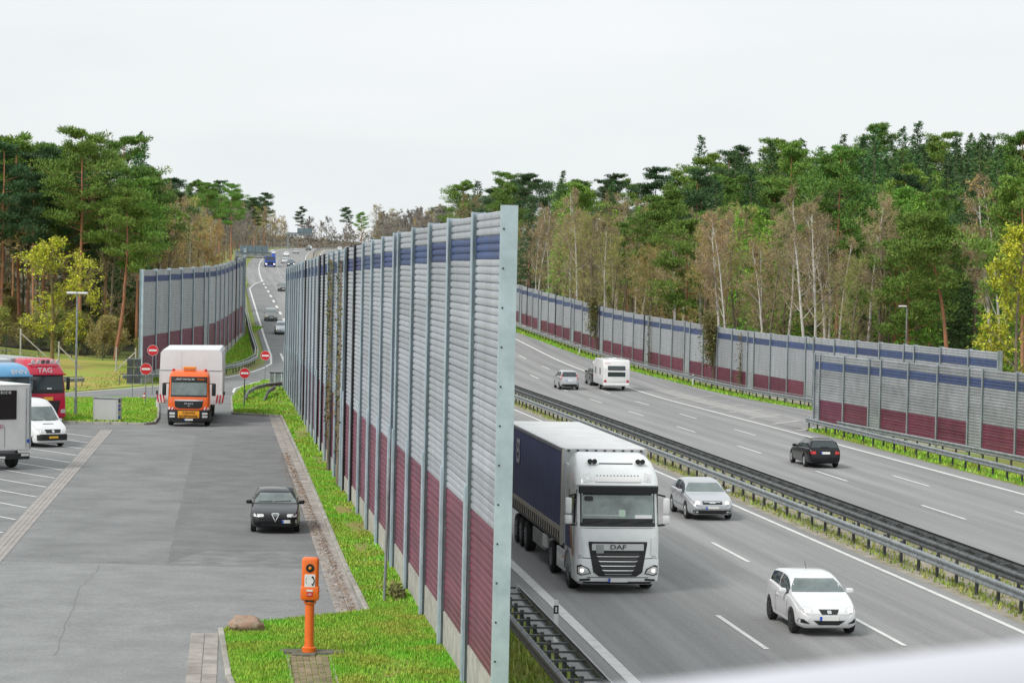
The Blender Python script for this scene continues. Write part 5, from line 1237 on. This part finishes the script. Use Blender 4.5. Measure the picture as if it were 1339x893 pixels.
# ---- caravan
def caravan():
    x, y = XY(*ST(8.5, 207.5)); loc, rot = place(x, y, HRt, .01); t = thing('caravan', 'white touring caravan with two dark rear windows', 'caravan', loc, rot)
    bm = BM(); prof = [(-2.6, .45), (2.5, .45), (2.62, .8), (2.6, 1.9), (2.4, 2.5), (2.2, 2.6), (-1.8, 2.6), (-2.3, 2.45), (-2.75, 1.6), (-2.75, .7)]
    prism(bm, prof, Matrix(((1, 0, 0, 0), (0, 0, -1, 1.13), (0, 1, 0, 0), (0, 0, 0, 1))), 2.26); fixn(bm)
    bmesh.ops.bevel(bm, geom=bm.edges[:], offset=.06, segments=2, affect='EDGES', profile=.5); bvh = BVHTree.FromBMesh(bm)
    b = obj('body', bm, paint('caravan white', (.80, .80, .80), .35), t, smooth=True, angle=35)
    def D(nm, poly, ax, m, off=.01): return obj(nm, decal(bvh, poly, ax, off, .2), m, t)
    D('rear_window', rect(-.75, .75, 1.72, 2.1, .05), 'rear', M_GLASS); D('lower_window', rect(-.75, .75, 1.2, 1.58, .05), 'rear', M_GLASS)
    for s_ in (-1, 1): D('tail_light', rect(*sorted((s_ * .85, s_ * 1.05)), .72, .92), 'rear', M_TAIL); wheel(t, .25, s_ * .98, .32, .2)
    plate_ = D('number_plate', rect(-.26, .26, .76, .87), 'rear', M_PLATE, .02); D('red_lettering_strip', rect(-1.0, -.5, 2.28, 2.33), 'rear', mat('faded red print', (.6, .2, .2), .5))
    for sd in ('left', 'right'):
        D('side_window', rect(-1.9, -1.3, 1.3, 1.85, .05), sd, M_GLASS); D('side_window', rect(.6, 1.2, 1.3, 1.85, .05), sd, M_GLASS); D('grey_side_panel', rect(-2.4, 2.3, .5, .95), sd, mat('caravan grey', (.55, .56, .57), .4), .006)
    obj('rear_bumper', box(BM(), (2.6, 0, .52), (.2, 2.2, .22), bev=.05), M_WHITE, t); obj('drawbar', bar(bar(BM(), (-2.6, .5, .45), (-4.0, 0, .45), .08), (-2.6, -.5, .45), (-4.0, 0, .45), .08), M_GALVD, t)
    obj('axle', tube(BM(), [(.25, -.9, .32), (.25, .9, .32)], .05, 8), M_BLACK, t); obj('roof_hatch', box(BM(), (.4, 0, 2.63), (.6, .6, .08), bev=.02), M_WHITE, t); obj('underframe', box(BM(), (0, 0, .42), (4.8, 1.6, .12)), M_BLACK, t)
caravan()
# ---- blue lorry on the hill and yellow van far right
def far_lorry(label, s, tt, P, box_m, h, heading, ln=7):
    x, y = XY(s, tt); loc, rot = lorry_place(x, y, heading); t = thing('lorry', label, 'lorry', loc, rot)
    lv = [(.3, .1, 1.2, .15), (.5, .0, 1.24, .2), (1.5, .05, 1.24, .2), (2.6, .25, 1.2, .22), (2.9, .6, 1.1, .3)]
    c, D, _ = loft_cab(t, lv, P, 2.0); D('windscreen', rect(-1.1, 1.1, 1.6, 2.4), 'front', M_GLASS, sp=.4); D('grille', rect(-.7, .7, .7, 1.2), 'front', M_BLACK, sp=.4)
    D('lower_bumper', rect(-1.15, 1.15, .32, .6), 'front', M_BLACK, sp=.4); two(D, 'headlight', rect(.75, 1.1, .6, .85), M_LAMPON, sp=.4)
    obj('cargo_box', box(BM(), (2.3 + ln / 2, 0, .9 + h / 2), (ln, 2.5, h), bev=.04), box_m, t); chassis(t, .8, 2.3 + ln, (1.3, ln), .48)
far_lorry('blue lorry driving down the hill in the right-hand lane', 575, 12.3, paint('truck blue', (.02, .07, .42), .35), paint('truck box blue', (.05, .12, .4), .4), 2.3, HL)
far_lorry('small yellow lorry driving away above the barrier tops', 690, 33.8, M_WHITE, paint('yellow box', (.85, .42, .02), .4), 2.6, HRt)

# ================================================================== TREES
class Bag:
    def __init__(s): s.v, s.f, s.m = [], [], []
    def tube(s, pts, rads, n=4, mi=0):
        base = len(s.v)
        for i, p in enumerate(pts):
            d = (pts[min(i + 1, len(pts) - 1)] - pts[max(i - 1, 0)]).normalized(); u = d.cross(Vector((.31, .17, .93)))
            if u.length < .05: u = d.cross(Vector((1, 0, 0)))
            u.normalize(); w = d.cross(u)
            for k in range(n): a = 6.2832 * k / n; s.v.append(p + (u * math.cos(a) + w * math.sin(a)) * rads[i])
        for i in range(len(pts) - 1):
            for k in range(n): a = base + i * n + k; b = base + i * n + (k + 1) % n; s.f.append((a, b, b + n, a + n)); s.m.append(mi)
    def tri(s, a, b, c, mi=0): k = len(s.v); s.v += [a, b, c]; s.f.append((k, k + 1, k + 2)); s.m.append(mi)
    def quad(s, a, b, c, d, mi=0): k = len(s.v); s.v += [a, b, c, d]; s.f.append((k, k + 1, k + 2, k + 3)); s.m.append(mi)
    def mesh(s, name, mats, smooth=False):
        me = bpy.data.meshes.new(name); me.from_pydata(s.v, [], s.f)
        for m in mats: me.materials.append(m)
        if len(mats) > 1: me.polygons.foreach_set('material_index', s.m)
        if smooth: me.shade_smooth()
        return me
def rv(rg, a=1): return Vector((rg.uniform(-a, a), rg.uniform(-a, a), rg.uniform(-a, a)))
M_BIRCH = mat('birch bark', (.58, .55, .50), .8, col2=(.16, .14, .12), vscale=2.4, stretch=(1, 1, 2.2), lo=.32, hi=.46)
M_BARK = mat('grey brown bark', (.24, .185, .13), .9, col2=(.13, .11, .08), vscale=3, rnd=.25)
M_PINEB = mat('orange pine bark', (.48, .21, .105), .9, col2=(.3, .165, .10), vscale=1.5, rnd=.15)
M_TWIG1 = mat('brown twigs', (.37, .31, .15), .9, rnd=.22, island=.25)
M_TWIG2 = mat('purple brown twigs', (.34, .27, .18), .9, rnd=.2, island=.25)
M_BUDO = mat('olive buds', (.40, .345, .10), .8, rnd=.25, island=.4)
M_BUDG = mat('fresh green buds', (.34, .46, .06), .8, rnd=.25, island=.4)
M_BUDY = mat('ochre buds', (.52, .36, .09), .8, rnd=.2, island=.4)
M_NEED1 = mat('pine needles', (.165, .29, .045), .75, rnd=.3, island=.45)
M_NEED2 = mat('dark pine needles', (.055, .12, .042), .75, rnd=.3, island=.45)
M_NEED3 = mat('spruce needles', (.07, .15, .04), .75, rnd=.3, island=.45)
M_NEED4 = mat('bright young conifer needles', (.24, .44, .05), .75, rnd=.25, island=.4)
M_YLEAF = mat('yellow blossom leaves', (.55, .58, .035), .7, rnd=.05, island=.5)
M_IVY = mat('ivy leaves', (.11, .15, .035), .7, col2=(.20, .14, .055), vscale=1.5, island=.4)
def bare_tree(seed, h, r, spread=.33, first=.3, n1=16, bark=None, twig=None, bud=None, nb=1, lean=0, forks=1, up=.35, bsize=.09, tw=.02):
    rg = random.Random(seed); T, C = Bag(), Bag()
    def grow(p, d, ln, rad, lev):
        ns = (9, 5, 4, 2)[lev]; pts = [p]; rads = [rad]
        for i in range(ns):
            d = (d + rv(rg, (.06, .16, .22, .25)[lev]) + Vector((0, 0, (.05, .10, .08, .05)[lev] * up * 2))).normalized(); p = p + d * ln / ns; pts.append(p); rads.append(max(.006, rad * (1 - (i + 1) / ns * (.8 if lev == 0 else .85))))
        (T if lev <= 1 else C).tube(pts, rads, (7, 5, 3, 3)[lev])
        return pts, rads, d
    def at(pts, u): 
        x = u * (len(pts) - 1); i = min(len(pts) - 2, int(x)); return pts[i].lerp(pts[i + 1], x - i), (pts[i + 1] - pts[i]).normalized()
    def side(dr, ang):
        a = rg.uniform(0, 6.283); q = dr.cross(Vector((math.cos(a), math.sin(a), .2))).normalized(); return (dr * math.cos(ang) + q * math.sin(ang)).normalized()
    roots = [grow(Vector((0, 0, -.3)), Vector((lean + rg.uniform(-.03, .03) + (rg.uniform(-.18, .18) if forks > 1 else 0), rg.uniform(-.03, .03), 1)).normalized(), h * rg.uniform(.85, 1) if f else h, r * (1 if f == 0 else .8), 0) for f in range(forks)]
    for tp, tr, td in roots:
        for i in range(n1):
            u = first + (1 - first) * (i + rg.random()) / n1; u = min(u, .98); p, dr = at(tp, u)
            ln = h * spread * (1.15 - .85 * (u - first) / (1 - first)) * rg.uniform(.7, 1.15) * (.55 + .45 * min(1, (u - first) * 6))
            b = grow(p, side(dr, R(rg.uniform(35, 62))), ln, max(.025, r * .36 * (1.05 - u)), 1)
            for j in range(6):
                p2, d2 = at(b[0], rg.uniform(.25, 1)); l2 = ln * rg.uniform(.28, .5); c = grow(p2, side(d2, R(rg.uniform(25, 55))), l2, max(.014, r * .09), 2)
                for k in range(5):
                    p3, d3 = at(c[0], rg.uniform(.2, 1)); e = grow(p3, side(d3, R(rg.uniform(20, 55))), l2 * rg.uniform(.3, .6), .011, 3)
                    for q in range(4):
                        p4, d4 = at(e[0], rg.uniform(.2, 1)); d5 = side(d4, R(rg.uniform(15, 60))); tip = p4 + d5 * rg.uniform(.25, .6)
                        w = d5.cross(rv(rg)).normalized() * tw; C.tri(p4 - w, p4 + w, tip)
                        for z in range(nb):
                            o = p4.lerp(tip, rg.random()) + rv(rg, .12); a_ = rv(rg, bsize); b_ = rv(rg, bsize); C.tri(o, o + a_, o + b_, 1)
    return T.mesh('trunk', [bark or M_BARK], True), C.mesh('crown', [twig or M_TWIG1, bud or M_BUDO])
def pine_tree(seed, h, r, crown=.45, width=.19, lean=0, needles=None, nbr=30, bend=0, tuft=95):
    rg = random.Random(seed); T, C = Bag(), Bag(); pts, rads = [], []
    for i in range(12):
        u = i / 11; pts.append(Vector((lean * h * u + bend * math.sin(u * 3.0) * h * .1 + rg.uniform(-.05, .05), rg.uniform(-.05, .05) + bend * .3 * u, h * u - .3))); rads.append(r * (1 - .82 * u))
    T.tube(pts, rads, 8)
    def at(u): x = u * 11; i = min(10, int(x)); return pts[i].lerp(pts[i + 1], x - i)
    for i in range(nbr):
        u = 1 - crown + crown * ((i + rg.random()) / nbr) ** .85; u = min(u, .985); p = at(u); a = rg.uniform(0, 6.283); prof = math.sin(min(1, (1 - u) / crown * 1.15 + .16) * math.pi * .62)
        ln = h * width * max(.25, prof) * rg.uniform(.6, 1.15); d = Vector((math.cos(a), math.sin(a), rg.uniform(.0, .45))); tip = p + d * ln; mid = p.lerp(tip, .5) + Vector((0, 0, -.05 * ln))
        (T).tube([p, mid, tip], [r * .26 * (1.15 - u), r * .15 * (1.1 - u) + .012, .012], 4)
        sdv = d.cross(Vector((0, 0, 1))).normalized()
        for c in range(5 if ln > 1.2 else 3):
            w = rg.uniform(.35, 1.05); o = p.lerp(tip, w) + sdv * rg.uniform(-.32, .32) * ln * w + rv(rg, .22) + Vector((0, 0, .12)); R0 = ln * rg.uniform(.12, .22) + .34
            for q in range(tuft):
                n = rv(rg); 
                if n.length < .05: continue
                n = n.normalized() * rg.random() ** .45; b = o + Vector((n.x * R0, n.y * R0, n.z * R0 * .5)); dn = (Vector((n.x, n.y, abs(n.z) * .6 + .35)) + rv(rg, .5)).normalized(); L = rg.uniform(.18, .36); sd = dn.cross(rv(rg)).normalized() * rg.uniform(.035, .07)
                C.tri(b - sd, b + sd, b + dn * L)
    for i in range(5):      # dead stubs below the crown
        u = rg.uniform(.3, 1 - crown); p = at(u); a = rg.uniform(0, 6.283); T.tube([p, p + Vector((math.cos(a), math.sin(a), .1)) * rg.uniform(.5, 1.3)], [.03, .01], 3)
    return T.mesh('trunk', [M_PINEB], True), C.mesh('crown', [needles or M_NEED1])
def spruce_tree(seed, h, r, width=.17, needles=None, low=.12):
    rg = random.Random(seed); T, C = Bag(), Bag(); T.tube([Vector((0, 0, -.3)), Vector((.05, 0, h * .5)), Vector((0, 0, h))], [r, r * .6, .02], 7)
    n = int(h * 2.3)
    for i in range(n):
        u = low + (1 - low) * i / n; z = h * u; Lm = h * width * (1 - u) ** .9 + .12
        for k in range(9):
            a = rg.uniform(0, 6.283); ln = Lm * rg.uniform(.65, 1.15); d = Vector((math.cos(a), math.sin(a), .25 - .5 * (1 - u))); p0 = Vector((0, 0, z + rg.uniform(-.2, .2)))
            for q in range(max(6, int(ln * 9))):
                w = rg.uniform(.2, 1); b = p0 + d * ln * w + rv(rg, .16) + Vector((0, 0, .18 * w * w * ln * .4)); dn = (d + rv(rg, .7) + Vector((0, 0, rg.uniform(-.5, .2)))).normalized(); L = rg.uniform(.25, .45); sd = dn.cross(rv(rg)).normalized() * rg.uniform(.05, .09); C.tri(b - sd, b + sd, b + dn * L)
    return T.mesh('trunk', [M_BARK], True), C.mesh('crown', [needles or M_NEED3])
def plant(name, meshes, label, cat, group, x, y, sc_=1, rz=None, dz=0):
    t = thing(name, label, cat, P3(x, y, dz), (0, 0, random.uniform(0, 6.283) if rz is None else rz), group); t.scale = (sc_, sc_, sc_ * random.uniform(.94, 1.06) if rz is None else sc_)
    put('trunk', meshes[0], t); put('crown', meshes[1], t); return t
random.seed(21)
BIRCH = [bare_tree(i, 15.5, .17, .22, .38, 13, M_BIRCH, M_TWIG2, M_BUDO if i != 2 else M_BUDY, 1, lean=(-.1, .08, .02, .15)[i], forks=(1, 2, 2, 1)[i], up=.6) for i in range(4)]
BROWN = [bare_tree(20 + i, 14.5, .2, .37, .2, 19, M_BARK, M_TWIG1 if i % 2 else M_TWIG2, (M_BUDO, M_BUDY, M_BUDO, M_BUDG)[i], (3, 3, 2, 3)[i], bsize=.075) for i in range(4)]
M_FART = mat('haze grey twigs', (.30, .275, .25), .9, rnd=.2, island=.25)  # greyed colour stands in for distance haze on the far trees
GREY = [bare_tree(40 + i, 17, .3, .34, .26, 17, M_BARK, M_FART, M_FART, 1, tw=.09, bsize=.22) for i in range(3)]
DEEP = [pine_tree(65, 16, .2, .68, .27, 0, None, 46, tuft=95), pine_tree(66, 17, .2, .62, .25, .03, M_NEED1, 44, tuft=95)]
PINE = [pine_tree(60, 20, .22, .5, .21, nbr=38), pine_tree(61, 20, .2, .40, .19, .03, M_NEED2), pine_tree(62, 19, .2, .52, .2, -.03), pine_tree(63, 20, .22, .5, .17, 0, M_NEED2)]
SPRU = [spruce_tree(80, 20, .2, .25), spruce_tree(81, 19, .2, .28, M_NEED2), spruce_tree(82, 15, .16, .2, M_NEED4), spruce_tree(83, 21, .2, .23, M_NEED3)]
BUSH = [bare_tree(90, 3.4, .05, .5, .05, 12, M_BARK, M_TWIG1, M_BUDG, 2, forks=2), bare_tree(91, 3.0, .05, .55, .05, 12, M_BARK, M_TWIG1, M_BUDO, 2, forks=2)]
F = 3200.
def px(x, y, z=0):      # where a place falls in the photograph's frame, used only to leave out what is out of sight
    return 669.5 + F * x / y
def put_tree(kind, x, y, group, where, h=None):
    r_ = random.random()
    if kind == 'birch': plant('birch_tree', random.choice(BIRCH), 'leafless birch with pale trunk ' + where, 'tree', 'birches ' + where, x, y, random.uniform(.8, 1.12))
    elif kind == 'brown': plant('broadleaf_tree', random.choice(BROWN), 'leafless brown-twigged broadleaf tree ' + where, 'tree', 'leafless broadleaf trees ' + where, x, y, random.uniform(.75, 1.12))
    elif kind == 'grey': plant('leafless_tree', random.choice(GREY), 'grey leafless tree ' + where, 'tree', 'grey leafless trees ' + where, x, y, random.uniform(.5, .85))
    elif kind == 'pine': plant('pine_tree', random.choice(PINE), 'reddish-trunked pine with flat green crown ' + where, 'tree', 'pines ' + where, x, y, (h or 1) * random.uniform(.85, 1.1))
    elif kind == 'deep': plant('pine_tree', random.choice(DEEP), 'broad green pine with deep crown ' + where, 'tree', 'broad pines ' + where, x, y, (h or 1) * random.uniform(.85, 1.12))
    elif kind == 'spruce': plant('spruce_tree', random.choice((SPRU[0], SPRU[1], SPRU[3])), 'dark pointed spruce ' + where, 'tree', 'spruces ' + where, x, y, (h or 1) * random.uniform(.86, 1.06))
    elif kind == 'young': plant('conifer_tree', SPRU[2], 'bright green young conifer ' + where, 'tree', 'young conifers ' + where, x, y, random.uniform(.8, 1.1))
    elif kind == 'bush': plant('bush', random.choice(BUSH), 'low leafless thicket bush ' + where, 'bush', 'bushes ' + where, x, y, random.uniform(.7, 1.3))
def scatter(s0, s1, ds, tfun, depth, dt, chooser, where, lim=(560, 1470), h=None):
    s = s0; n = 0
    while s < s1:
        t = 0
        while t < depth:
            ss, tt = s + random.uniform(-.45, .45) * ds, tfun(s) + t + random.uniform(0, .8) * dt; x, y = XY(ss, tt)
            if lim[0] < px(x, y) < lim[1] and not (px(x, y) > 1262 and y < 176) and not (1130 < px(x, y) < 1290 and y < 211):
                put_tree(chooser(ss, t / depth), x, y, None, where, h(ss) if callable(h) else h); n += 1
            t += dt
        s += ds
    return n
def pick(**k):
    names = list(k); ws = [k[n] for n in names]
    return lambda s, u: random.choices(names, ws)[0]
cnt = {}
cnt['rf'] = scatter(128, 330, 6.5, lambda s: wallR(s) + 2.2, 11, 4.6, lambda s, u: (random.choices(['birch', 'brown', 'deep'], [4, 3, 3]) if s < 178 else random.choices(['birch', 'brown', 'deep'], [8, 3, .5]) if s < 220 else random.choices(['birch', 'brown', 'young', 'deep'], [1.5, 4.4, 2.4 if 222 < s < 246 else .9, 1.0]))[0], 'right behind the long curved barrier')
cnt['rm'] = scatter(140, 340, 7.5, lambda s: wallR(s) + 14, 24, 6.5, pick(deep=3.2, pine=1.0, brown=1.8, birch=.4, young=2.6, spruce=2.2), 'in the middle of the right wood')
cnt['rb'] = scatter(150, 420, 6.2, lambda s: wallR(s) + 38, 54, 8, pick(deep=1.6, pine=.8, spruce=7, brown=.5, young=.6), 'on the skyline of the right wood', h=lambda s: .70 + .48 * smooth(165, 300, s))
cnt['rd'] = scatter(340, 470, 10, lambda s: wallR(s) + 2, 30, 8, pick(brown=3, pine=2, spruce=1, birch=.7), 'where the right wood thins out', lim=(588, 1470))
def in_left(where, rows):
    for (x0, y0, x1, y1, n, ch, hh) in rows:
        for i in range(n):
            u = (i + random.uniform(.15, .85)) / n; put_tree(random.choices(*ch)[0], x0 + (x1 - x0) * u + random.uniform(-1, 1), y0 + (y1 - y0) * u + random.uniform(-2, 2), None, where, hh)
in_left('of the left wood behind the meadow', [(-66, 246, -36.5, 244, 10, (['pine', 'brown'], [4, 1.4]), .98), (-70, 254, -37, 252, 12, (['pine', 'brown'], [5, 1]), 1.0), (-66, 266, -39, 264, 11, (['pine', 'spruce'], [5, 1]), 1.05), (-72, 282, -42, 280, 11, (['pine', 'spruce'], [4, 1]), 1.06), (-76, 300, -50, 298, 8, (['pine', 'spruce'], [4, 1]), 1.02)])
in_left('of the left wood behind the far barrier', [(-36.5, 250, -38, 290, 6, (['birch', 'brown', 'young'], [2, 4, .6]), .8), (-39.5, 262, -41, 305, 6, (['brown', 'pine', 'birch'], [3, 2, 1]), .72), (-42, 300, -46, 345, 7, (['birch', 'brown', 'pine'], [2, 4, 1]), .75), (-46, 330, -58, 400, 9, (['brown', 'pine', 'spruce'], [3, 2, 1]), .8), (-53, 355, -66, 450, 9, (['brown', 'pine', 'spruce'], [2, 3, 1]), .9), (-60, 430, -84, 560, 10, (['brown', 'pine', 'grey'], [2, 2, 2]), .9)])
cnt['fl'] = scatter(455, 1020, 13, lambda s: -50 if s < 560 else -44, 46, 10, pick(grey=3, pine=1.6, brown=2.4), 'on the left slope of the distant motorway', lim=(205, 450))
for k in range(110):
    s = 1135 + random.uniform(0, 110) if k < 80 else random.uniform(900, 1060); t = -85 + k * 2.7 if k < 80 else random.uniform(-48, -9); x, y = XY(s, t); put_tree(random.choice(['grey'] * 7 + ['brown', 'pine']), x, y, None, 'closing the view beyond the hill crest')
cnt['fr'] = scatter(480, 1030, 15, lambda s: 45, 40, 11, pick(grey=5, brown=1.2), 'on the right slope of the distant motorway', lim=(395, 640))
for k in range(26):
    s = random.uniform(150, 330); x, y = XY(s, wallR(s) + random.uniform(1.2, 5)); put_tree('bush', x, y, None, 'behind the right barrier')
for k in range(40): put_tree(random.choice(['bush', 'bush', 'brown']), random.uniform(-68, -38), random.uniform(250, 300), None, 'inside the left wood')
for k in range(16): put_tree('bush', random.uniform(-60, -36), random.uniform(240, 248), None, 'at the edge of the left wood')
# ---- single trees that stand out
ym = bare_tree(200, 10.2, .17, .42, .17, 15, mat('yellow mossy bark', (.22, .17, .07), .9, var=.3, vscale=3), M_TWIG1, M_YLEAF, 4, bsize=.15)
plant('yellow_tree', ym, 'small tree with sparse yellow leaves on the meadow behind the street lamp', 'tree', None, -41.3, 219.5, 1.0, .6).scale = (1.3, 1.3, 1.03)
ym2 = bare_tree(201, 12.5, .17, .34, .08, 18, M_BARK, M_TWIG1, M_YLEAF, 6, bsize=.15)
plant('yellow_tree', ym2, 'bushy tree with dense yellow leaves at the right picture edge', 'tree', None, 34.0, 165, 1.0, 1.2)
lp = pine_tree(210, 16.0, .24, .42, .26, -.18, None, 34, bend=.55); plant('pine_tree', lp, 'leaning pine with bare orange trunk and wide flat crown above the right barrier', 'tree', None, 36.2, 203, .92, 0.05)
lp2 = pine_tree(211, 16.5, .22, .48, .17, .05, None, 28, bend=.3); plant('pine_tree', lp2, 'slim pine with curved orange trunk left of the far barrier', 'tree', None, -38.6, 238, 1.0, 0)
lb = bare_tree(212, 15, .14, .26, .3, 12, M_BIRCH, M_TWIG1, M_BUDY, 2, lean=.16, forks=3, up=.6); plant('birch_tree', lb, 'many-stemmed birch with ochre catkins above the far barrier', 'tree', None, -36.6, 281, .86, 0)
plant('bush', BUSH[0], 'green bush beside the far barrier on the meadow', 'bush', None, -33.6, 223.5, .8); plant('bush', BUSH[1], 'brown bush left of the meadow behind the blue lorry', 'bush', None, -45, 205, .9)
# ---- the far-off wood beyond the crest, one mass
B_ = Bag(); rg = random.Random(11)
for i in range(15000):
    s = rg.uniform(1190, 1270); t = rg.uniform(-150, 190); hmax = 6 + 4 * noise.noise((t * .05, 2.2, 0)) + 2.5 * noise.noise((t * .21, 5.2, 0)); z = hmax * rg.random() ** .7; o = RP(s, t, z)
    a, b = rv(rg, .9), rv(rg, .9); B_.tri(o, o + a, o + b)
tag(put('distant_wood', B_.mesh('distant_wood', [mat('far wood', (.21, .20, .165), .95, island=.35)])), 'grey-brown distant wood closing the horizon beyond the crest', 'wood', kind='stuff')
# ---- fallen leaves in the gutter and along the barrier foot
def litter(name, n, fn, label, cat='leaves'):
    B_ = Bag(); rg = random.Random(5)
    for i in range(n):
        x, y, dz = fn(rg); o = P3(x, y, dz); a, b = rv(rg, .07), rv(rg, .07); a.z = abs(a.z) * .4; b.z = abs(b.z) * .4; B_.tri(o, o + a, o + b)
    o = put(name, B_.mesh(name, [mat('dead leaves', (.26, .15, .08), .9, island=.5)])); tag(o, label, cat, kind='stuff')
def lg(rg): s = rg.uniform(64, 125); q = min(1, abs(rg.gauss(0, .4))); x, y = XY(s, 4.1 - q * .6); return x, y, .035
litter('leaf_litter', 2600, lg, 'brown fallen leaves lying in the gutter beside the kerb')
def lw(rg): s = rg.uniform(50, 140); x, y = XY(s, 5.65 - abs(rg.gauss(0, .35))); return x, y, .13
litter('leaf_litter', 3500, lw, 'brown fallen leaves along the foot of the tall barrier')
# ---- climbing plants on the barriers
def climber(label, x, y, nrm, h, w, n, stems=6, z0=.1, leaf=.16, depth=.35, bushy=0):
    t = thing('climbing_plant', label, 'climbing plant', P3(x, y)); nv = Vector((nrm[0], nrm[1], 0)).normalized(); tv = Vector((-nv.y, nv.x, 0)); rg = random.Random(int(x * 100)); S, Lf = Bag(), Bag()
    for i in range(stems):
        p = tv * rg.uniform(-w, w) * .3 + nv * .2 + Vector((0, 0, -.1)); pts = [p]
        for k in range(9): p = p + Vector((0, 0, h / 9)) + tv * rg.uniform(-.12, .12) * w * 1.5; pts.append(p)
        S.tube(pts, [.03 * (1 - k / 12) for k in range(10)], 4)
    for i in range(n):
        z = z0 + (h - z0) * rg.random() ** (.6 if bushy else 1); ww = w * (.45 + .55 * (z / h) if bushy else .8); o = tv * rg.gauss(0, ww * .42) + nv * (.2 + abs(rg.gauss(0, depth))) + Vector((0, 0, z)); a, b = rv(rg, leaf), rv(rg, leaf); Lf.tri(o, o + a, o + b)
    put('stem', S.mesh('stem', [M_BARK], True), t); put('foliage', Lf.mesh('foliage', [M_IVY]), t)
def on_rear(s): x, y = XY(s, wallR(s)); return x, y
nr = (-DY, DX)
for s, h, w, n, lab, bu in ((264, 6.1, 1.0, 3000, 'tall dense climber covering one post of the long barrier behind the caravan', 1), (213.5, 6.3, 1.5, 4200, 'broad bushy climber on the long barrier right of the caravan', 1), (238, 5.2, .25, 120, 'narrow dark climber on a post in the middle of the long barrier', 0), (204.5, 5.0, .5, 160, 'wispy climber right of the broad bushy one', 0)):
    x, y = on_rear(s); climber(lab, x, y, nr, h, w, n, bushy=bu, z0=1.6 if bu else .1, depth=.45 if bu else .2)
nl = (-DY, DX)
for s, lab, n, w in ((104.5, 'dry climber hanging on the tall barrier, nearer one of two', 330, 2.0), (113, 'dry climber hanging on the tall barrier, farther one of two', 480, 2.4)):
    x, y = XY(s, 5.75); climber(lab, x, y, nl, 9.8, w, n, stems=9, z0=1.5, leaf=.14, depth=.05)
x, y = XY(48.7 + 19.5, 5.7); climber('small leafy weed climbing at the foot of the tall barrier', x, y, nl, .4, 1.6, 350, stems=4, z0=0, leaf=.12, depth=.2)
# ================================================================== FOOTBRIDGE the picture is taken from
dk = thing('footbridge', 'white handrail of the footbridge, out of focus in the lower right corner', 'bridge', (0, 0, 0)); ra, rbv = Vector((.073, 1.46, 9.15)), Vector((.277, .21, 0)).normalized()
P0 = ra - Vector((0, 0, .043)); M_RAIL = mat('white rail paint', (.62, .62, .68), .35)
obj('handrail', tube(BM(), [P0 - rbv * 30, P0 + rbv * 30], .042, 16), M_RAIL, dk, smooth=True)
nrv = Vector((-rbv.y, rbv.x, 0))
for k in range(-14, 15):
    if k == 0: continue
    p = P0 + rbv * (k * 2.0 + .4); obj('baluster', tube(BM(), [p - Vector((0, 0, 1.35)), p], .025, 8), M_RAIL, dk)
obj('deck', box(BM(), P0 - nrv * 1.6 - Vector((0, 0, 1.65)), (64, 3.6, .6), rz=math.atan2(rbv.y, rbv.x)), M_CONC, dk)
for k in (-30, 30):
    p = P0 + rbv * k - nrv * 1.6; obj('pier', box(BM(), (p.x, p.y, 3.4), (1.2, 3.2, 7.6), rz=math.atan2(rbv.y, rbv.x)), M_CONC, dk)
